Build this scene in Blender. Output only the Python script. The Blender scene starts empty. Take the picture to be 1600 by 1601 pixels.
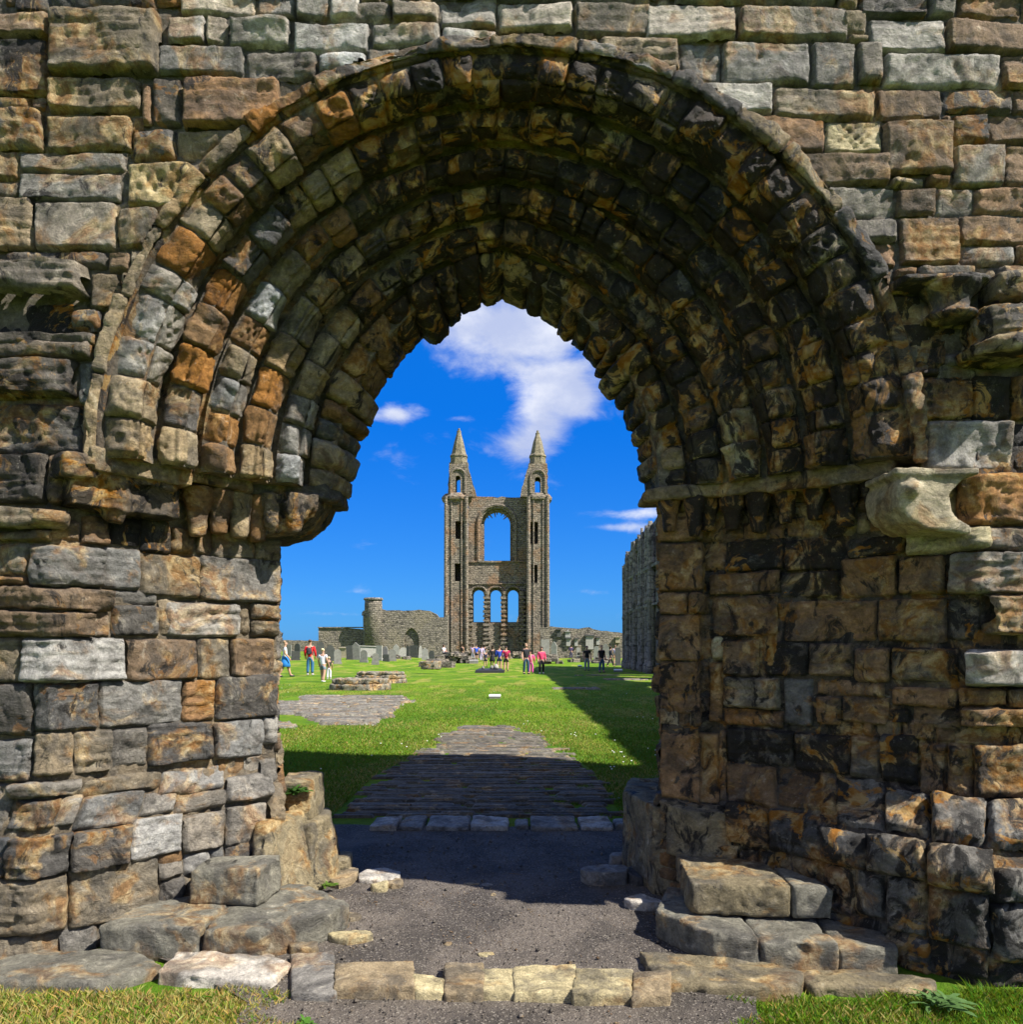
import bpy, bmesh, math, random
import numpy as np
from mathutils import Vector
from mathutils.geometry import delaunay_2d_cdt
R = math.radians
rnd = random.Random(7)
nrs = np.random.RandomState(11)
S = bpy.context.scene
COL = S.collection

# ------------------------------------------------------------------ camera
EYE = 1.65; F = 1200.0; HOR = 1003.0            # photo measure: 1600 px wide, focal length 1200 px, horizon row
cam = bpy.data.cameras.new('camera'); camo = bpy.data.objects.new('camera', cam); COL.objects.link(camo)
camo.location = (0, 0, EYE); camo.rotation_euler = (R(90), 0, 0)
cam.sensor_width = 36; cam.lens = 27; cam.shift_y = (HOR-800.5)/1600
cam.clip_start = 0.05; cam.clip_end = 5000
S.camera = camo
S.view_settings.view_transform = 'Standard'; S.view_settings.look = 'None'
S.view_settings.exposure = 1.10; S.view_settings.gamma = 1.0

# ------------------------------------------------------------------ sun and sky
SUN = Vector((0.60, -0.31, 0.76)).normalized()      # towards the sun
sl = bpy.data.lights.new('sun', 'SUN'); sl.energy = 5.0; sl.angle = R(0.5); sl.color = (1.0, 0.95, 0.87)
so = bpy.data.objects.new('sun', sl); COL.objects.link(so)
so.rotation_euler = (-SUN).to_track_quat('-Z', 'Y').to_euler(); so.location = (20, -20, 40)

world = bpy.data.worlds.new("World"); S.world = world; world.use_nodes = True
class NT:
    """tiny node-building helper"""
    def __init__(s, tree): s.t = tree; s.n = tree.nodes; s.l = tree.links
    def new(s, typ, **kw):
        n = s.n.new(typ)
        for k, v in kw.items(): setattr(n, k, v)
        return n
    def put(s, sock, v):
        if v is None: return
        if isinstance(v, bpy.types.NodeSocket): s.l.new(v, sock)
        else:
            if hasattr(sock.default_value, '__len__') and isinstance(v, (tuple, list)) and len(sock.default_value) == 4 and len(v) == 3: v = (*v, 1)
            sock.default_value = v
    def math(s, op, a, b=None, c=None, clamp=False):
        n = s.new('ShaderNodeMath', operation=op, use_clamp=clamp)
        s.put(n.inputs[0], a); s.put(n.inputs[1], b); s.put(n.inputs[2], c); return n.outputs[0]
    def mix(s, f, a, b, mode='MIX'):
        n = s.new('ShaderNodeMix', data_type='RGBA', blend_type=mode)
        s.put(n.inputs[0], f); s.put(n.inputs[6], a); s.put(n.inputs[7], b); return n.outputs[2]
    def noise(s, vec, scale, detail=4, rough=.55, dist=0, w=None):
        n = s.new('ShaderNodeTexNoise'); s.put(n.inputs['Vector'], vec)
        n.inputs['Scale'].default_value = scale; n.inputs['Detail'].default_value = detail
        n.inputs['Roughness'].default_value = rough; n.inputs['Distortion'].default_value = dist
        return n.outputs['Fac']
    def voro(s, vec, scale, feat='F1', out='Distance', rand=1):
        n = s.new('ShaderNodeTexVoronoi', feature=feat); s.put(n.inputs['Vector'], vec)
        n.inputs['Scale'].default_value = scale; n.inputs['Randomness'].default_value = rand; return n.outputs[out]
    def mapr(s, v, a, b, c=0, d=1, smooth=True):
        n = s.new('ShaderNodeMapRange', interpolation_type='SMOOTHSTEP' if smooth else 'LINEAR')
        s.put(n.inputs['Value'], v)
        for k, x in zip(('From Min', 'From Max', 'To Min', 'To Max'), (a, b, c, d)): s.put(n.inputs[k], x)
        return n.outputs['Result']
    def vmul(s, v, sc):
        n = s.new('ShaderNodeVectorMath', operation='MULTIPLY'); s.put(n.inputs[0], v); s.put(n.inputs[1], sc); return n.outputs[0]
    def vadd(s, v, sc):
        n = s.new('ShaderNodeVectorMath', operation='ADD'); s.put(n.inputs[0], v); s.put(n.inputs[1], sc); return n.outputs[0]

w = NT(world.node_tree); w.n.clear()
tc = w.new('ShaderNodeTexCoord').outputs['Generated']
sky = w.new('ShaderNodeTexSky', sky_type='NISHITA'); sky.sun_disc = False
sky.sun_elevation = math.asin(SUN.z); sky.sun_rotation = math.atan2(SUN.x, SUN.y)
sky.altitude = 20; sky.air_density = 1.0; sky.dust_density = 0.2; sky.ozone_density = 4.0
hs = w.new('ShaderNodeHueSaturation'); hs.inputs['Saturation'].default_value = 1.5; hs.inputs['Value'].default_value = 1.0
w.put(hs.inputs['Color'], sky.outputs[0])
blue0 = w.mix(1.0, hs.outputs[0], (0.30, 0.82, 1.55), 'MULTIPLY')
sep = w.new('ShaderNodeSeparateXYZ'); w.put(sep.inputs[0], tc)
dx, dy, dz = sep.outputs
grad = w.mix(w.mapr(dz, -.02, .30), (.46, 2.45, 6.9), (.05, 1.65, 6.8))
blue = w.mix(.7, blue0, grad)
yy = w.math('MAXIMUM', dy, 0.05)
vx = w.math('DIVIDE', dx, yy); vz = w.math('DIVIDE', dz, yy)
tot = None
for (px, py, rx, rz, a) in [(800, 515, 150, 62, 1.25), (880, 600, 62, 42, .95), (842, 665, 42, 50, .8), (815, 700, 48, 26, .5), (905, 640, 30, 22, .5),
                            (612, 648, 62, 13, .75), (985, 803, 70, 10, .75), (968, 824, 56, 8, .7), (1040, 780, 60, 12, .6), (715, 655, 30, 6, .3), (540, 960, 80, 5, .35), (900, 925, 90, 5, .3), (520, 925, 60, 5, .3)]:
    ex = w.math('POWER', w.math('DIVIDE', w.math('SUBTRACT', vx, (px-800)/F), rx/F), 2)
    ez = w.math('POWER', w.math('DIVIDE', w.math('SUBTRACT', vz, (HOR-py)/F), rz/F), 2)
    b_ = w.math('MULTIPLY', w.math('EXPONENT', w.math('MULTIPLY', w.math('ADD', ex, ez), -1.0)), a)
    tot = b_ if tot is None else w.math('ADD', tot, b_)
cn = w.noise(w.vmul(tc, (1, 1, 1.9)), 11, 9, .62, .35)
cf = w.mapr(w.math('ADD', tot, w.math('MULTIPLY', w.math('SUBTRACT', cn, .5), 1.9)), .22, 1.05)
front = w.mapr(dy, .15, .45)
cf = w.math('MULTIPLY', cf, front)
# unseen cloud banks, added behind the photographer and overhead to whiten the ambient light
bn = w.noise(w.vmul(tc, (1, 1, 1.6)), 2.2, 8, .6, .2)
bf = w.math('MULTIPLY', w.mapr(bn, .40, .60), w.math('SUBTRACT', 1.0, w.mapr(dy, .05, .45)))
cf = w.math('MAXIMUM', cf, bf)
cc = w.mix(w.mapr(w.noise(w.vmul(tc, (1, 1, 1.9)), 8, 7), .35, .65), (4.6, 5.2, 7.2), (8.0, 8.2, 8.8))
cc = w.mix(front, (7.0, 7.0, 7.1), cc)
skyc = w.mix(w.math('MULTIPLY', cf, .93), blue, cc)
bg = w.new('ShaderNodeBackground'); w.put(bg.inputs['Color'], skyc); bg.inputs['Strength'].default_value = 0.056
wo = w.new('ShaderNodeOutputWorld'); w.l.new(bg.outputs[0], wo.inputs[0])

# ------------------------------------------------------------------ materials
def newmat(name):
    m = bpy.data.materials.new(name); m.use_nodes = True
    t = NT(m.node_tree); b = m.node_tree.nodes['Principled BSDF']; b.inputs['Roughness'].default_value = .9
    b.inputs['Specular IOR Level'].default_value = .25
    return m, t, b
def obco(t): return t.new('ShaderNodeTexCoord').outputs['Object']
def bump(t, b, h, strength, dist, prev=None):
    n = t.new('ShaderNodeBump'); n.inputs['Strength'].default_value = strength; n.inputs['Distance'].default_value = dist
    t.put(n.inputs['Height'], h)
    if prev is not None: t.l.new(prev, n.inputs['Normal'])
    t.l.new(n.outputs[0], b.inputs['Normal']); return n.outputs[0]

def stone_material():
    """weathered sandstone: per-stone colour from the mesh attribute 'Col' (alpha = amount of black crust)"""
    m, t, b = newmat('weathered_sandstone'); co = obco(t)
    at = t.new('ShaderNodeAttribute'); at.attribute_name = 'Col'
    base = at.outputs['Color']; st = at.outputs['Alpha']
    wp = t.new('ShaderNodeTexNoise'); t.put(wp.inputs['Vector'], co); wp.inputs['Scale'].default_value = 2.5; wp.inputs['Detail'].default_value = 3
    cow = t.vadd(co, t.vmul(wp.outputs['Color'], (.35, .35, .35)))
    n1 = t.noise(cow, 5.0, 9, .62)
    n2 = t.noise(cow, 14.0, 8, .65)
    n3 = t.noise(t.vmul(cow, (3.5, 3.5, 34)), 1.0, 6, .6)
    n4 = t.noise(co, 140.0, 4, .7)
    n5 = t.noise(t.vadd(cow, (7.3, 2.1, 5.5)), 3.3, 8, .6, .4)
    c = t.mix(t.math('MULTIPLY', t.mapr(t.math('MULTIPLY_ADD', st, .09, n5), .53, .63), t.math('MULTIPLY_ADD', st, .5, .36)), base, t.mix(t.mapr(n2, .42, .58), (.38, .185, .060), (.52, .38, .20)))         # iron staining
    c = t.mix(t.math('MULTIPLY', t.mapr(n1, .47, .62), .60), c, (.080, .076, .071))          # grey weathering
    c = t.mix(t.math('MULTIPLY', t.mapr(n2, .58, .72), .30), c, (.50, .46, .37))             # pale scoured grain
    mu = t.math('MULTIPLY_ADD', n2, 1.9, .02)
    n6 = t.noise(co, 55.0, 6, .75)
    mu = t.math('MULTIPLY', mu, t.math('MULTIPLY_ADD', n6, 1.5, .25))
    mu = t.math('MULTIPLY', mu, t.math('MULTIPLY_ADD', n3, .8, .6))
    mu = t.math('MULTIPLY', mu, t.math('MULTIPLY_ADD', n4, .7, .65))
    cm = t.new('ShaderNodeVectorMath', operation='SCALE'); t.put(cm.inputs[0], c); t.put(cm.inputs['Scale'], mu); c = cm.outputs[0]
    ns = t.noise(t.vmul(t.vadd(cow, (1.3, 9.1, 3.5)), (1.25, 1.25, .62)), 6.5, 10, .68, .6)
    thr = t.math('MULTIPLY_ADD', st, -.44, .735)
    blk = t.mapr(ns, t.math('SUBTRACT', thr, .02), t.math('ADD', thr, .06))
    c = t.mix(t.math('MULTIPLY', blk, .93), c, (.016, .0145, .013))
    spall = t.math('MULTIPLY', t.mapr(t.noise(t.vadd(cow, (5.7, 3.3, 8.2)), 4.6, 7, .62, .5), .575, .61), t.mapr(st, .25, .6, 0, .8))      # crust fallen away, fresh ochre stone
    c = t.mix(spall, c, t.mix(t.mapr(n2, .42, .60), (.34, .16, .050), (.50, .34, .16)))
    hsn = t.new('ShaderNodeHueSaturation'); hsn.inputs['Saturation'].default_value = 1.15; t.put(hsn.inputs['Color'], c); c = hsn.outputs[0]
    lich = t.mapr(t.noise(co, 60, 3, .5), .66, .72)
    c = t.mix(t.math('MULTIPLY', lich, .35), c, (.36, .34, .29))
    t.put(b.inputs['Base Color'], c)
    rg = t.mapr(blk, 0, 1, .92, .62); t.put(b.inputs['Roughness'], rg)
    p = bump(t, b, t.math('ADD', t.noise(cow, 26, 9, .7), t.math('MULTIPLY', n3, .5)), 1.0, .034)
    bump(t, b, t.math('ADD', t.noise(co, 90, 7, .75), t.math('MULTIPLY', n6, .8)), .9, .010, p)
    return m
STONE = stone_material()

def plain(name, col, rough=.85, var=.25, scale=8, spec=.3):
    m, t, b = newmat(name); co = obco(t)
    f = t.math('MULTIPLY_ADD', t.noise(co, scale, 5, .6), 2*var, 1-var)
    n = t.new('ShaderNodeVectorMath', operation='SCALE'); t.put(n.inputs[0], col); t.put(n.inputs['Scale'], f)
    t.put(b.inputs['Base Color'], n.outputs[0]); b.inputs['Roughness'].default_value = rough
    b.inputs['Specular IOR Level'].default_value = spec
    return m

def masonry(name, c1, c2, c3, sx=.55, sz=.28, dark=.5, bstr=1.0, vec='Object'):
    """distant coursed rubble: blocks of varied colour with joints"""
    m, t, b = newmat(name)
    co = t.new('ShaderNodeTexCoord').outputs[vec]
    sp = t.new('ShaderNodeSeparateXYZ'); t.put(sp.inputs[0], co)
    cb = t.new('ShaderNodeCombineXYZ'); t.put(cb.inputs[0], t.math('ADD', sp.outputs[0], sp.outputs[1])); t.put(cb.inputs[1], sp.outputs[2])
    wv = t.new('ShaderNodeTexNoise'); t.put(wv.inputs['Vector'], co); wv.inputs['Scale'].default_value = 1.1; wv.inputs['Detail'].default_value = 4
    v = t.vadd(cb.outputs[0], t.vmul(wv.outputs['Color'], (.55, .55, .55)))
    br = t.new('ShaderNodeTexBrick'); t.put(br.inputs['Vector'], v)
    br.inputs['Scale'].default_value = 1; br.inputs['Brick Width'].default_value = sx; br.inputs['Row Height'].default_value = sz
    br.inputs['Mortar Size'].default_value = .03; br.inputs['Mortar Smooth'].default_value = .5; br.inputs['Bias'].default_value = 0
    br.inputs['Color1'].default_value = (*c1, 1); br.inputs['Color2'].default_value = (*c2, 1); br.inputs['Mortar'].default_value = (*[x*dark for x in c1], 1)
    n1 = t.noise(co, .35, 6, .65); n2 = t.noise(co, 2.3, 8, .7)
    c = t.mix(t.mapr(n1, .50, .62), br.outputs['Color'], c3)
    c = t.mix(t.math('MULTIPLY', t.mapr(n2, .52, .62), .75), c, (.035, .033, .03))
    c = t.mix(t.math('MULTIPLY', t.mapr(t.noise(t.vadd(co, (3, 3, 3)), 3.1, 6, .7), .56, .66), .6), c, (.40, .34, .25))
    sc = t.new('ShaderNodeVectorMath', operation='SCALE'); t.put(sc.inputs[0], c); t.put(sc.inputs['Scale'], t.math('MULTIPLY_ADD', t.noise(co, 7, 4, .7), 1.3, .35))
    t.put(b.inputs['Base Color'], sc.outputs[0])
    bump(t, b, t.math('ADD', t.noise(co, 4, 6, .7), t.math('MULTIPLY', br.outputs['Fac'], -.4)), bstr, .25)
    return m
TOWER = masonry('tower_rubble', (.31, .26, .20), (.19, .16, .125), (.28, .18, .11))
GREYW = masonry('grey_rubble', (.28, .245, .195), (.17, .15, .125), (.25, .215, .16), .5, .25)
NAVEW = masonry('nave_rubble', (.30, .275, .24), (.17, .16, .145), (.22, .2, .17), .7, .4)
SPIRE = masonry('spire_stone', (.22, .19, .13), (.18, .155, .10), (.17, .14, .07), 1.2, .5, .7, .5)

def grass_mats():
    m, t, b = newmat('lawn_turf'); co = obco(t)
    n1 = t.noise(co, .45, 7, .6, .3); n2 = t.noise(co, 9, 7, .75); n3 = t.noise(t.vmul(co, (.7, .16, 1)), 1.6, 5, .6)
    c = t.mix(t.mapr(n1, .36, .64), (.072, .155, .008), (.150, .240, .012))
    c = t.mix(t.math('MULTIPLY', t.mapr(n3, .50, .64), .7), c, (.30, .27, .06))
    c = t.mix(t.math('MULTIPLY', t.mapr(n2, .45, .75), .6), c, (.035, .085, .008))
    t.put(b.inputs['Base Color'], c); b.inputs['Specular IOR Level'].default_value = .1
    bump(t, b, t.math('ADD', n2, t.noise(co, 45, 4, .7)), .8, .05)
    bl, t, b = newmat('grass_blades')
    at = t.new('ShaderNodeAttribute'); at.attribute_name = 'Col'
    t.put(b.inputs['Base Color'], at.outputs['Color']); b.inputs['Roughness'].default_value = .6
    tr = t.new('ShaderNodeBsdfTranslucent'); t.put(tr.inputs['Color'], at.outputs['Color'])
    mx = t.new('ShaderNodeMixShader'); mx.inputs[0].default_value = .35
    out = [n for n in t.n if n.type == 'OUTPUT_MATERIAL'][0]
    t.l.new(b.outputs[0], mx.inputs[1]); t.l.new(tr.outputs[0], mx.inputs[2]); t.l.new(mx.outputs[0], out.inputs[0])
    return m, bl
TURF, BLADE = grass_mats()

def gravel_mat():
    m, t, b = newmat('trodden_gravel'); co = obco(t)
    n1 = t.noise(co, 1.8, 6, .65, .4); v1 = t.voro(co, 120, 'F1', 'Color'); v2 = t.voro(co, 120)
    n2 = t.noise(co, 28, 6, .7)
    c = t.mix(t.mapr(n1, .38, .62), (.055, .047, .039), (.125, .105, .085))
    bw = t.new('ShaderNodeSeparateColor'); t.put(bw.inputs[0], v1)
    c = t.mix(t.math('MULTIPLY', t.mapr(bw.outputs[0], .80, .97), .6), c, (.27, .24, .20))
    c = t.mix(t.math('MULTIPLY', t.mapr(bw.outputs[1], .55, .95), .5), c, (.05, .042, .04))
    c = t.mix(t.math('MULTIPLY', t.mapr(n2, .5, .7), .35), c, (.07, .06, .055))
    t.put(b.inputs['Base Color'], c)
    p = bump(t, b, t.math('ADD', n2, t.noise(co, 6, 4, .6)), .7, .03)
    bump(t, b, v2, .6, .008, p)
    return m
GRAVEL = gravel_mat()

# ------------------------------------------------------------------ scene-graph helpers
def tag(o, label, cat, group=None):
    o['label'] = label; o['category'] = cat
    if group: o['group'] = group
    return o
def thing(name, label, cat, loc=(0, 0, 0), rz=0, group=None):
    o = bpy.data.objects.new(name, None); COL.objects.link(o); o.location = loc; o.rotation_euler = (0, 0, rz)
    return tag(o, label, cat, group)
def link(name, me, mat, parent=None, smooth=True):
    o = bpy.data.objects.new(name, me); COL.objects.link(o)
    if mat is not None:
        me.materials.clear(); me.materials.append(mat)
    if smooth: me.polygons.foreach_set('use_smooth', [True]*len(me.polygons))
    if parent is not None: o.parent = parent
    return o
def mesh_np(name, V, Fq, cols=None):
    me = bpy.data.meshes.new(name)
    V = np.asarray(V, np.float32); Fq = np.asarray(Fq, np.int32); n = Fq.shape[1]
    me.vertices.add(len(V)); me.vertices.foreach_set('co', V.ravel())
    me.loops.add(Fq.size); me.loops.foreach_set('vertex_index', Fq.ravel())
    me.polygons.add(len(Fq)); me.polygons.foreach_set('loop_start', np.arange(0, Fq.size, n, dtype=np.int32))
    me.polygons.foreach_set('loop_total', np.full(len(Fq), n, np.int32))
    me.update(calc_edges=True)
    if cols is not None:
        ca = me.color_attributes.new('Col', 'FLOAT_COLOR', 'POINT'); ca.data.foreach_set('color', np.asarray(cols, np.float32).ravel())
    return me
def setcol(me, col, stain=0.0):
    ca = me.color_attributes.get('Col') or me.color_attributes.new('Col', 'FLOAT_COLOR', 'POINT')
    ca.data.foreach_set('color', np.tile(np.array([*col, stain], np.float32), len(me.vertices)))

# ------------------------------------------------------------------ numpy gradient noise
_P = nrs.permutation(256); _P = np.concatenate([_P, _P, _P])
_G = nrs.normal(size=(256, 3)); _G /= np.linalg.norm(_G, axis=1)[:, None]
def gnoise(p):
    i = np.floor(p).astype(int); f = p-i; u = f*f*f*(f*(f*6-15)+10); i &= 255
    r = 0
    for a in (0, 1):
        for b in (0, 1):
            for c in (0, 1):
                h = _P[_P[_P[(i[..., 0]+a) & 255]+((i[..., 1]+b) & 255)]+((i[..., 2]+c) & 255)]
                g = _G[h]; d = g[..., 0]*(f[..., 0]-a)+g[..., 1]*(f[..., 1]-b)+g[..., 2]*(f[..., 2]-c)
                r = r+d*(u[..., 0] if a else 1-u[..., 0])*(u[..., 1] if b else 1-u[..., 1])*(u[..., 2] if c else 1-u[..., 2])
    return r
def fbm(p, o=3):
    r = 0; a = 1
    for k in range(o): r = r+a*gnoise(p*2**k+k*17.3); a *= .5
    return r
def sst(a, b, x):
    t = np.clip((x-a)/(b-a), 0, 1); return t*t*(3-2*t)

# ------------------------------------------------------------------ ground
def gz(X, Y):
    X = np.asarray(X, float); Y = np.asarray(Y, float)
    return -.36*sst(36, 50, Y)*sst(-15, -5, X)
def gzf(X, Y): return float(gz(X, Y))

def ground():
    xs = np.unique(np.concatenate([np.linspace(-12, 12, 97), np.linspace(-60, 60, 61), np.linspace(-1500, 1500, 21)]))
    ys = np.unique(np.concatenate([np.linspace(-2, 30, 129), np.linspace(30, 120, 91), np.linspace(-300, 2500, 21)]))
    X, Y = np.meshgrid(xs, ys, indexing='ij')
    Z = gz(X, Y)-.012
    n = gnoise(np.stack([X*.8, Y*.8, X*0], -1))*.018
    Z = Z+np.where((Y > 7.2) & (Y < 100), n, 0)
    V = np.stack([X, Y, Z], -1).reshape(-1, 3)
    a = np.arange(len(xs)*len(ys)).reshape(len(xs), len(ys))
    Fq = np.stack([a[:-1, :-1], a[1:, :-1], a[1:, 1:], a[:-1, 1:]], -1).reshape(-1, 4)
    o = link('lawn', mesh_np('lawn', V, Fq), TURF); o['kind'] = 'structure'
ground()
def sheet(name, poly, z, mat, res=.12, amp=.006, kind='structure', edge=.05):
    """irregular-edged flat sheet from a polygon in plan"""
    pts = []
    n = len(poly)
    for i in range(n):
        p, q = Vector(poly[i]), Vector(poly[(i+1) % n]); k = max(1, int((q-p).length/res))
        for j in range(k):
            c = p.lerp(q, j/k)
            d = gnoise(np.array([c.x*2.3, c.y*2.3, 4.0]))*edge*2; e = gnoise(np.array([c.x*2.3, c.y*2.3, 40.0]))*edge*2
            pts.append(Vector((c.x+float(d), c.y+float(e))))
    m = len(pts)
    lo = [min(p[i] for p in pts) for i in (0, 1)]; hi = [max(p[i] for p in pts) for i in (0, 1)]
    inner = []
    def inside(x, y):
        c = False; j = m-1
        for i in range(m):
            if (pts[i].y > y) != (pts[j].y > y) and x < (pts[j].x-pts[i].x)*(y-pts[i].y)/(pts[j].y-pts[i].y)+pts[i].x: c = not c
            j = i
        return c
    x = lo[0]+res/2
    while x < hi[0]:
        y = lo[1]+res/2
        while y < hi[1]:
            if inside(x, y): inner.append(Vector((x, y)))
            y += res
        x += res
    vs, es, fs, *_ = delaunay_2d_cdt(pts+inner, [(i, (i+1) % m) for i in range(m)], [], 1, 1e-5)
    V = np.array([(v.x, v.y, 0) for v in vs]); V[:, 2] = z+gz(V[:, 0], V[:, 1])+gnoise(V*3.1)*amp+amp
    me = mesh_np(name, V, np.array([f for f in fs if len(f) == 3]))
    o = link(name, me, mat)
    if kind: o['kind'] = kind
    return o
def G(px, py, z=0.0):
    """photo pixel of a ground point -> plan position at height z"""
    Y = (EYE-z)*F/(py-HOR); return ((px-800)/F*Y, Y)
sheet('gravel_path', [(-1.05, 2.0), (.95, 2.0), (1.12, 3.45), (1.6, 4.7), (1.45, 6.2), (1.2, 6.75), (-1.75, 6.9), (-2.0, 6.0), (-2.2, 4.3), (-1.2, 3.5)], .004, GRAVEL, .08, .006)

# ------------------------------------------------------------------ stone patches
PAL = dict(w=(.54, .50, .44), g=(.285, .268, .24), d=(.120, .112, .104), t=(.31, .248, .165), o=(.35, .185, .080),
           b=(.25, .155, .085), k=(.085, .072, .058), y=(.50, .43, .27))
class Pile:
    def __init__(s): s.V = []; s.F = []; s.C = []; s.n = 0
    def add(s, V, Fq, C):
        s.V.append(V); s.F.append(Fq+s.n); s.C.append(C); s.n += len(V)
    def grid(s, P, C, keep=None):
        nu, nv = P.shape[:2]; a = np.arange(nu*nv).reshape(nu, nv)
        Fq = np.stack([a[:-1, :-1], a[1:, :-1], a[1:, 1:], a[:-1, 1:]], -1).reshape(-1, 4)
        if keep is not None:
            k = keep.reshape(-1); Fq = Fq[k[Fq].all(1)]
            if not len(Fq): return
        s.add(P.reshape(-1, 3), Fq, C.reshape(-1, 4))
    def build(s, name, parent, mat=STONE):
        me = mesh_np(name, np.concatenate(s.V), np.concatenate(s.F), np.concatenate(s.C)); me.validate()
        return link(name, me, mat, parent)
def normals(P):
    du = np.gradient(P, axis=0); dv = np.gradient(P, axis=1); N = np.cross(du, dv)
    return N/np.maximum(np.linalg.norm(N, axis=-1, keepdims=True), 1e-9)
RES = .0125
def stone(pile, fn, u0, u1, v0, v1, W, H, col, stain=.1, prot=0., er=None, depth=.035, amp=1., strata=None, carve=0, keepfn=None, rot=None, gap=.003, flute=0, flip=1, pits=1.):
    """one weathered stone: a dense patch on surface fn(u, v), pushed out along the normal"""
    r = nrs
    nu = max(5, int(W/RES)); nv = max(5, int(H/RES))
    a, b = np.meshgrid(np.linspace(0, 1, nu), np.linspace(0, 1, nv), indexing='ij')
    P = fn(u0+(u1-u0)*a, v0+(v1-v0)*b)
    wob = np.stack([gnoise(P*4+31.), gnoise(P*4+7.), gnoise(P*4+77.)], -1)*.020
    P = P+wob*np.minimum(1, 8*np.minimum(np.minimum(a, 1-a), np.minimum(b, 1-b)))[..., None]*.5+wob*.5
    N = normals(P)*flip
    if er is None: er = r.uniform(.010, .026)
    er = min(er, .4*min(W, H)); cr = min(r.uniform(.008, .03), .35*min(W, H))
    qx = np.abs(a-.5)*W-(W/2-gap-cr); qy = np.abs(b-.5)*H-(H/2-gap-cr)
    sd = np.minimum(np.maximum(qx, qy), 0)+np.hypot(np.maximum(qx, 0), np.maximum(qy, 0))-cr
    seed = r.uniform(0, 90, 3)
    d = -sd+.003+gnoise(P*9+seed)*.012*amp+gnoise(P*30+seed)*.004
    t = np.clip(d/er, 0, 1); prof = np.sqrt(np.maximum(0, 1-(1-t)**2))
    pr = prot+r.normal(0, .009)
    h = fbm(P*5.5+seed, 3)*.026*amp+fbm(P*24+seed, 2)*.007
    h -= (1-np.clip(np.abs(gnoise(P*7+seed*2))*7, 0, 1))**2*.010*amp      # cracks and creases
    h += (np.round(fbm(P*3.5+seed+9, 2)*2.6)/2.6)*.022*amp                # flaked planes
    h += (a-.5)*r.normal(0, .016)+(b-.5)*r.normal(0, .014)
    if strata is None: strata = r.rand() < .35
    if strata:
        Q = P*np.array([2.2, 2.2, 26.])+seed
        h += (np.abs(gnoise(Q))-.25)*-.038*amp
    if carve:                                     # worn rosettes and pellets cut into the block
        wa = a+gnoise(P*10+seed)*.10; wb = b+gnoise(P*10+seed+40)*.10; q1, q2 = r.uniform(.055, .095, 2)
        ca = np.sin(wa*math.pi*2*max(1, round(W/q1))+r.rand()*2)*np.sin(wb*math.pi*2*max(1, round(H/q2))+r.rand()*2)
        m = np.clip(1-np.hypot((a-.5)*2.1, (b-.5)*2.1)**4, 0, 1)
        h -= np.clip(ca+.1, 0, 1)*.026*m*carve*np.clip(.6+1.6*gnoise(P*6+seed+5), 0, 1.3)
    if flute:
        h += abs(flute)*.016*np.cos((b*3.0+.15)*math.pi*2)*np.clip(.75+1.3*gnoise(P*5+seed), .1, 1.2)*sst(.25, .5, b)
    hole = gnoise(P*13+seed*1.7)
    h -= np.clip(hole-.36, 0, 1)*.12*amp*pits     # scattered weather pits
    hh = -depth+prof*(depth+pr+h)
    P2 = P+N*hh[..., None]
    c = np.array(col)*r.uniform(.74, 1.22)*(1+r.normal(0, .035)*np.array([1, .1, -1.1]))
    C = np.empty(P.shape[:2]+(4,)); C[..., :3] = np.clip(c, .01, .8); C[..., 3] = stain
    edge = prof < .05                             # rim: lime mortar on arch stones, joint shade painted dark on wall stones
    if flip < 0: C[edge, :3] = C[edge, :3]*.4+np.array((.26, .23, .185))*.6; C[edge, 3] *= .6
    else: C[edge, :3] = C[edge, :3]*.4+np.array((.10, .085, .065))*.6
    pile.grid(P2, C, keepfn(P) if keepfn else None)

# --- arch geometry: pointed two-centred arcs, from the outer face to the inner ring
NORD = 6
def ringpar(k):
    f = float(np.interp(k, range(7), [0, .20, .355, .51, .665, .82, 1.0]))
    return (2.12+(.99-2.12)*f, 2.12+(1.365-2.12)*f, -.03-.07*f, 4.0+1.0*f)      # half width, rise, centre x, y
SPR = 2.62
def archpt(t, wd, hh, cx):
    """t in [-1, 1] -> (x, z, outward normal) on a pointed arch"""
    r = (wd*wd+hh*hh)/(2*wd); A = math.atan2(hh, r-wd) if r-wd > 1e-6 else math.pi/2
    s = np.sign(t); s = np.where(s == 0, 1, s)
    ang = (1-np.abs(t))*A
    nx = np.cos(ang); nz = np.sin(ang)
    x = (-(r-wd)+r*nx)*s; z = r*nz
    return cx+x, SPR+z
def arch_len(wd, hh):
    r = (wd*wd+hh*hh)/(2*wd); A = math.atan2(hh, r-wd) if r-wd > 1e-6 else math.pi/2
    return 2*r*A
def ringsurf(k, n=3.6, y1=None, y0=None):
    w0, h0, c0, Y0 = ringpar(k); w1, h1, c1, Y1 = ringpar(k+1)
    if y1: Y1 = y1
    def fn(u, v):
        ph = (1-v)*math.pi/2
        p = np.cos(ph)**(2/n); q = 1-np.sin(ph)**(2/n)
        wd = w0+(w1-w0)*p; hh = h0+(h1-h0)*p; cx = c0+(c1-c0)*p
        # vectorised arch with varying parameters
        r = (wd*wd+hh*hh)/(2*wd); A = np.arctan2(hh, np.maximum(r-wd, 1e-9))
        s = np.where(u < 0, -1., 1.); ang = (1-np.abs(u))*A
        x = cx+(-(r-wd)+r*np.cos(ang))*s; z = SPR+r*np.sin(ang)
        return np.stack([x, Y0+(Y1-Y0)*q, z], -1)
    return fn

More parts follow.
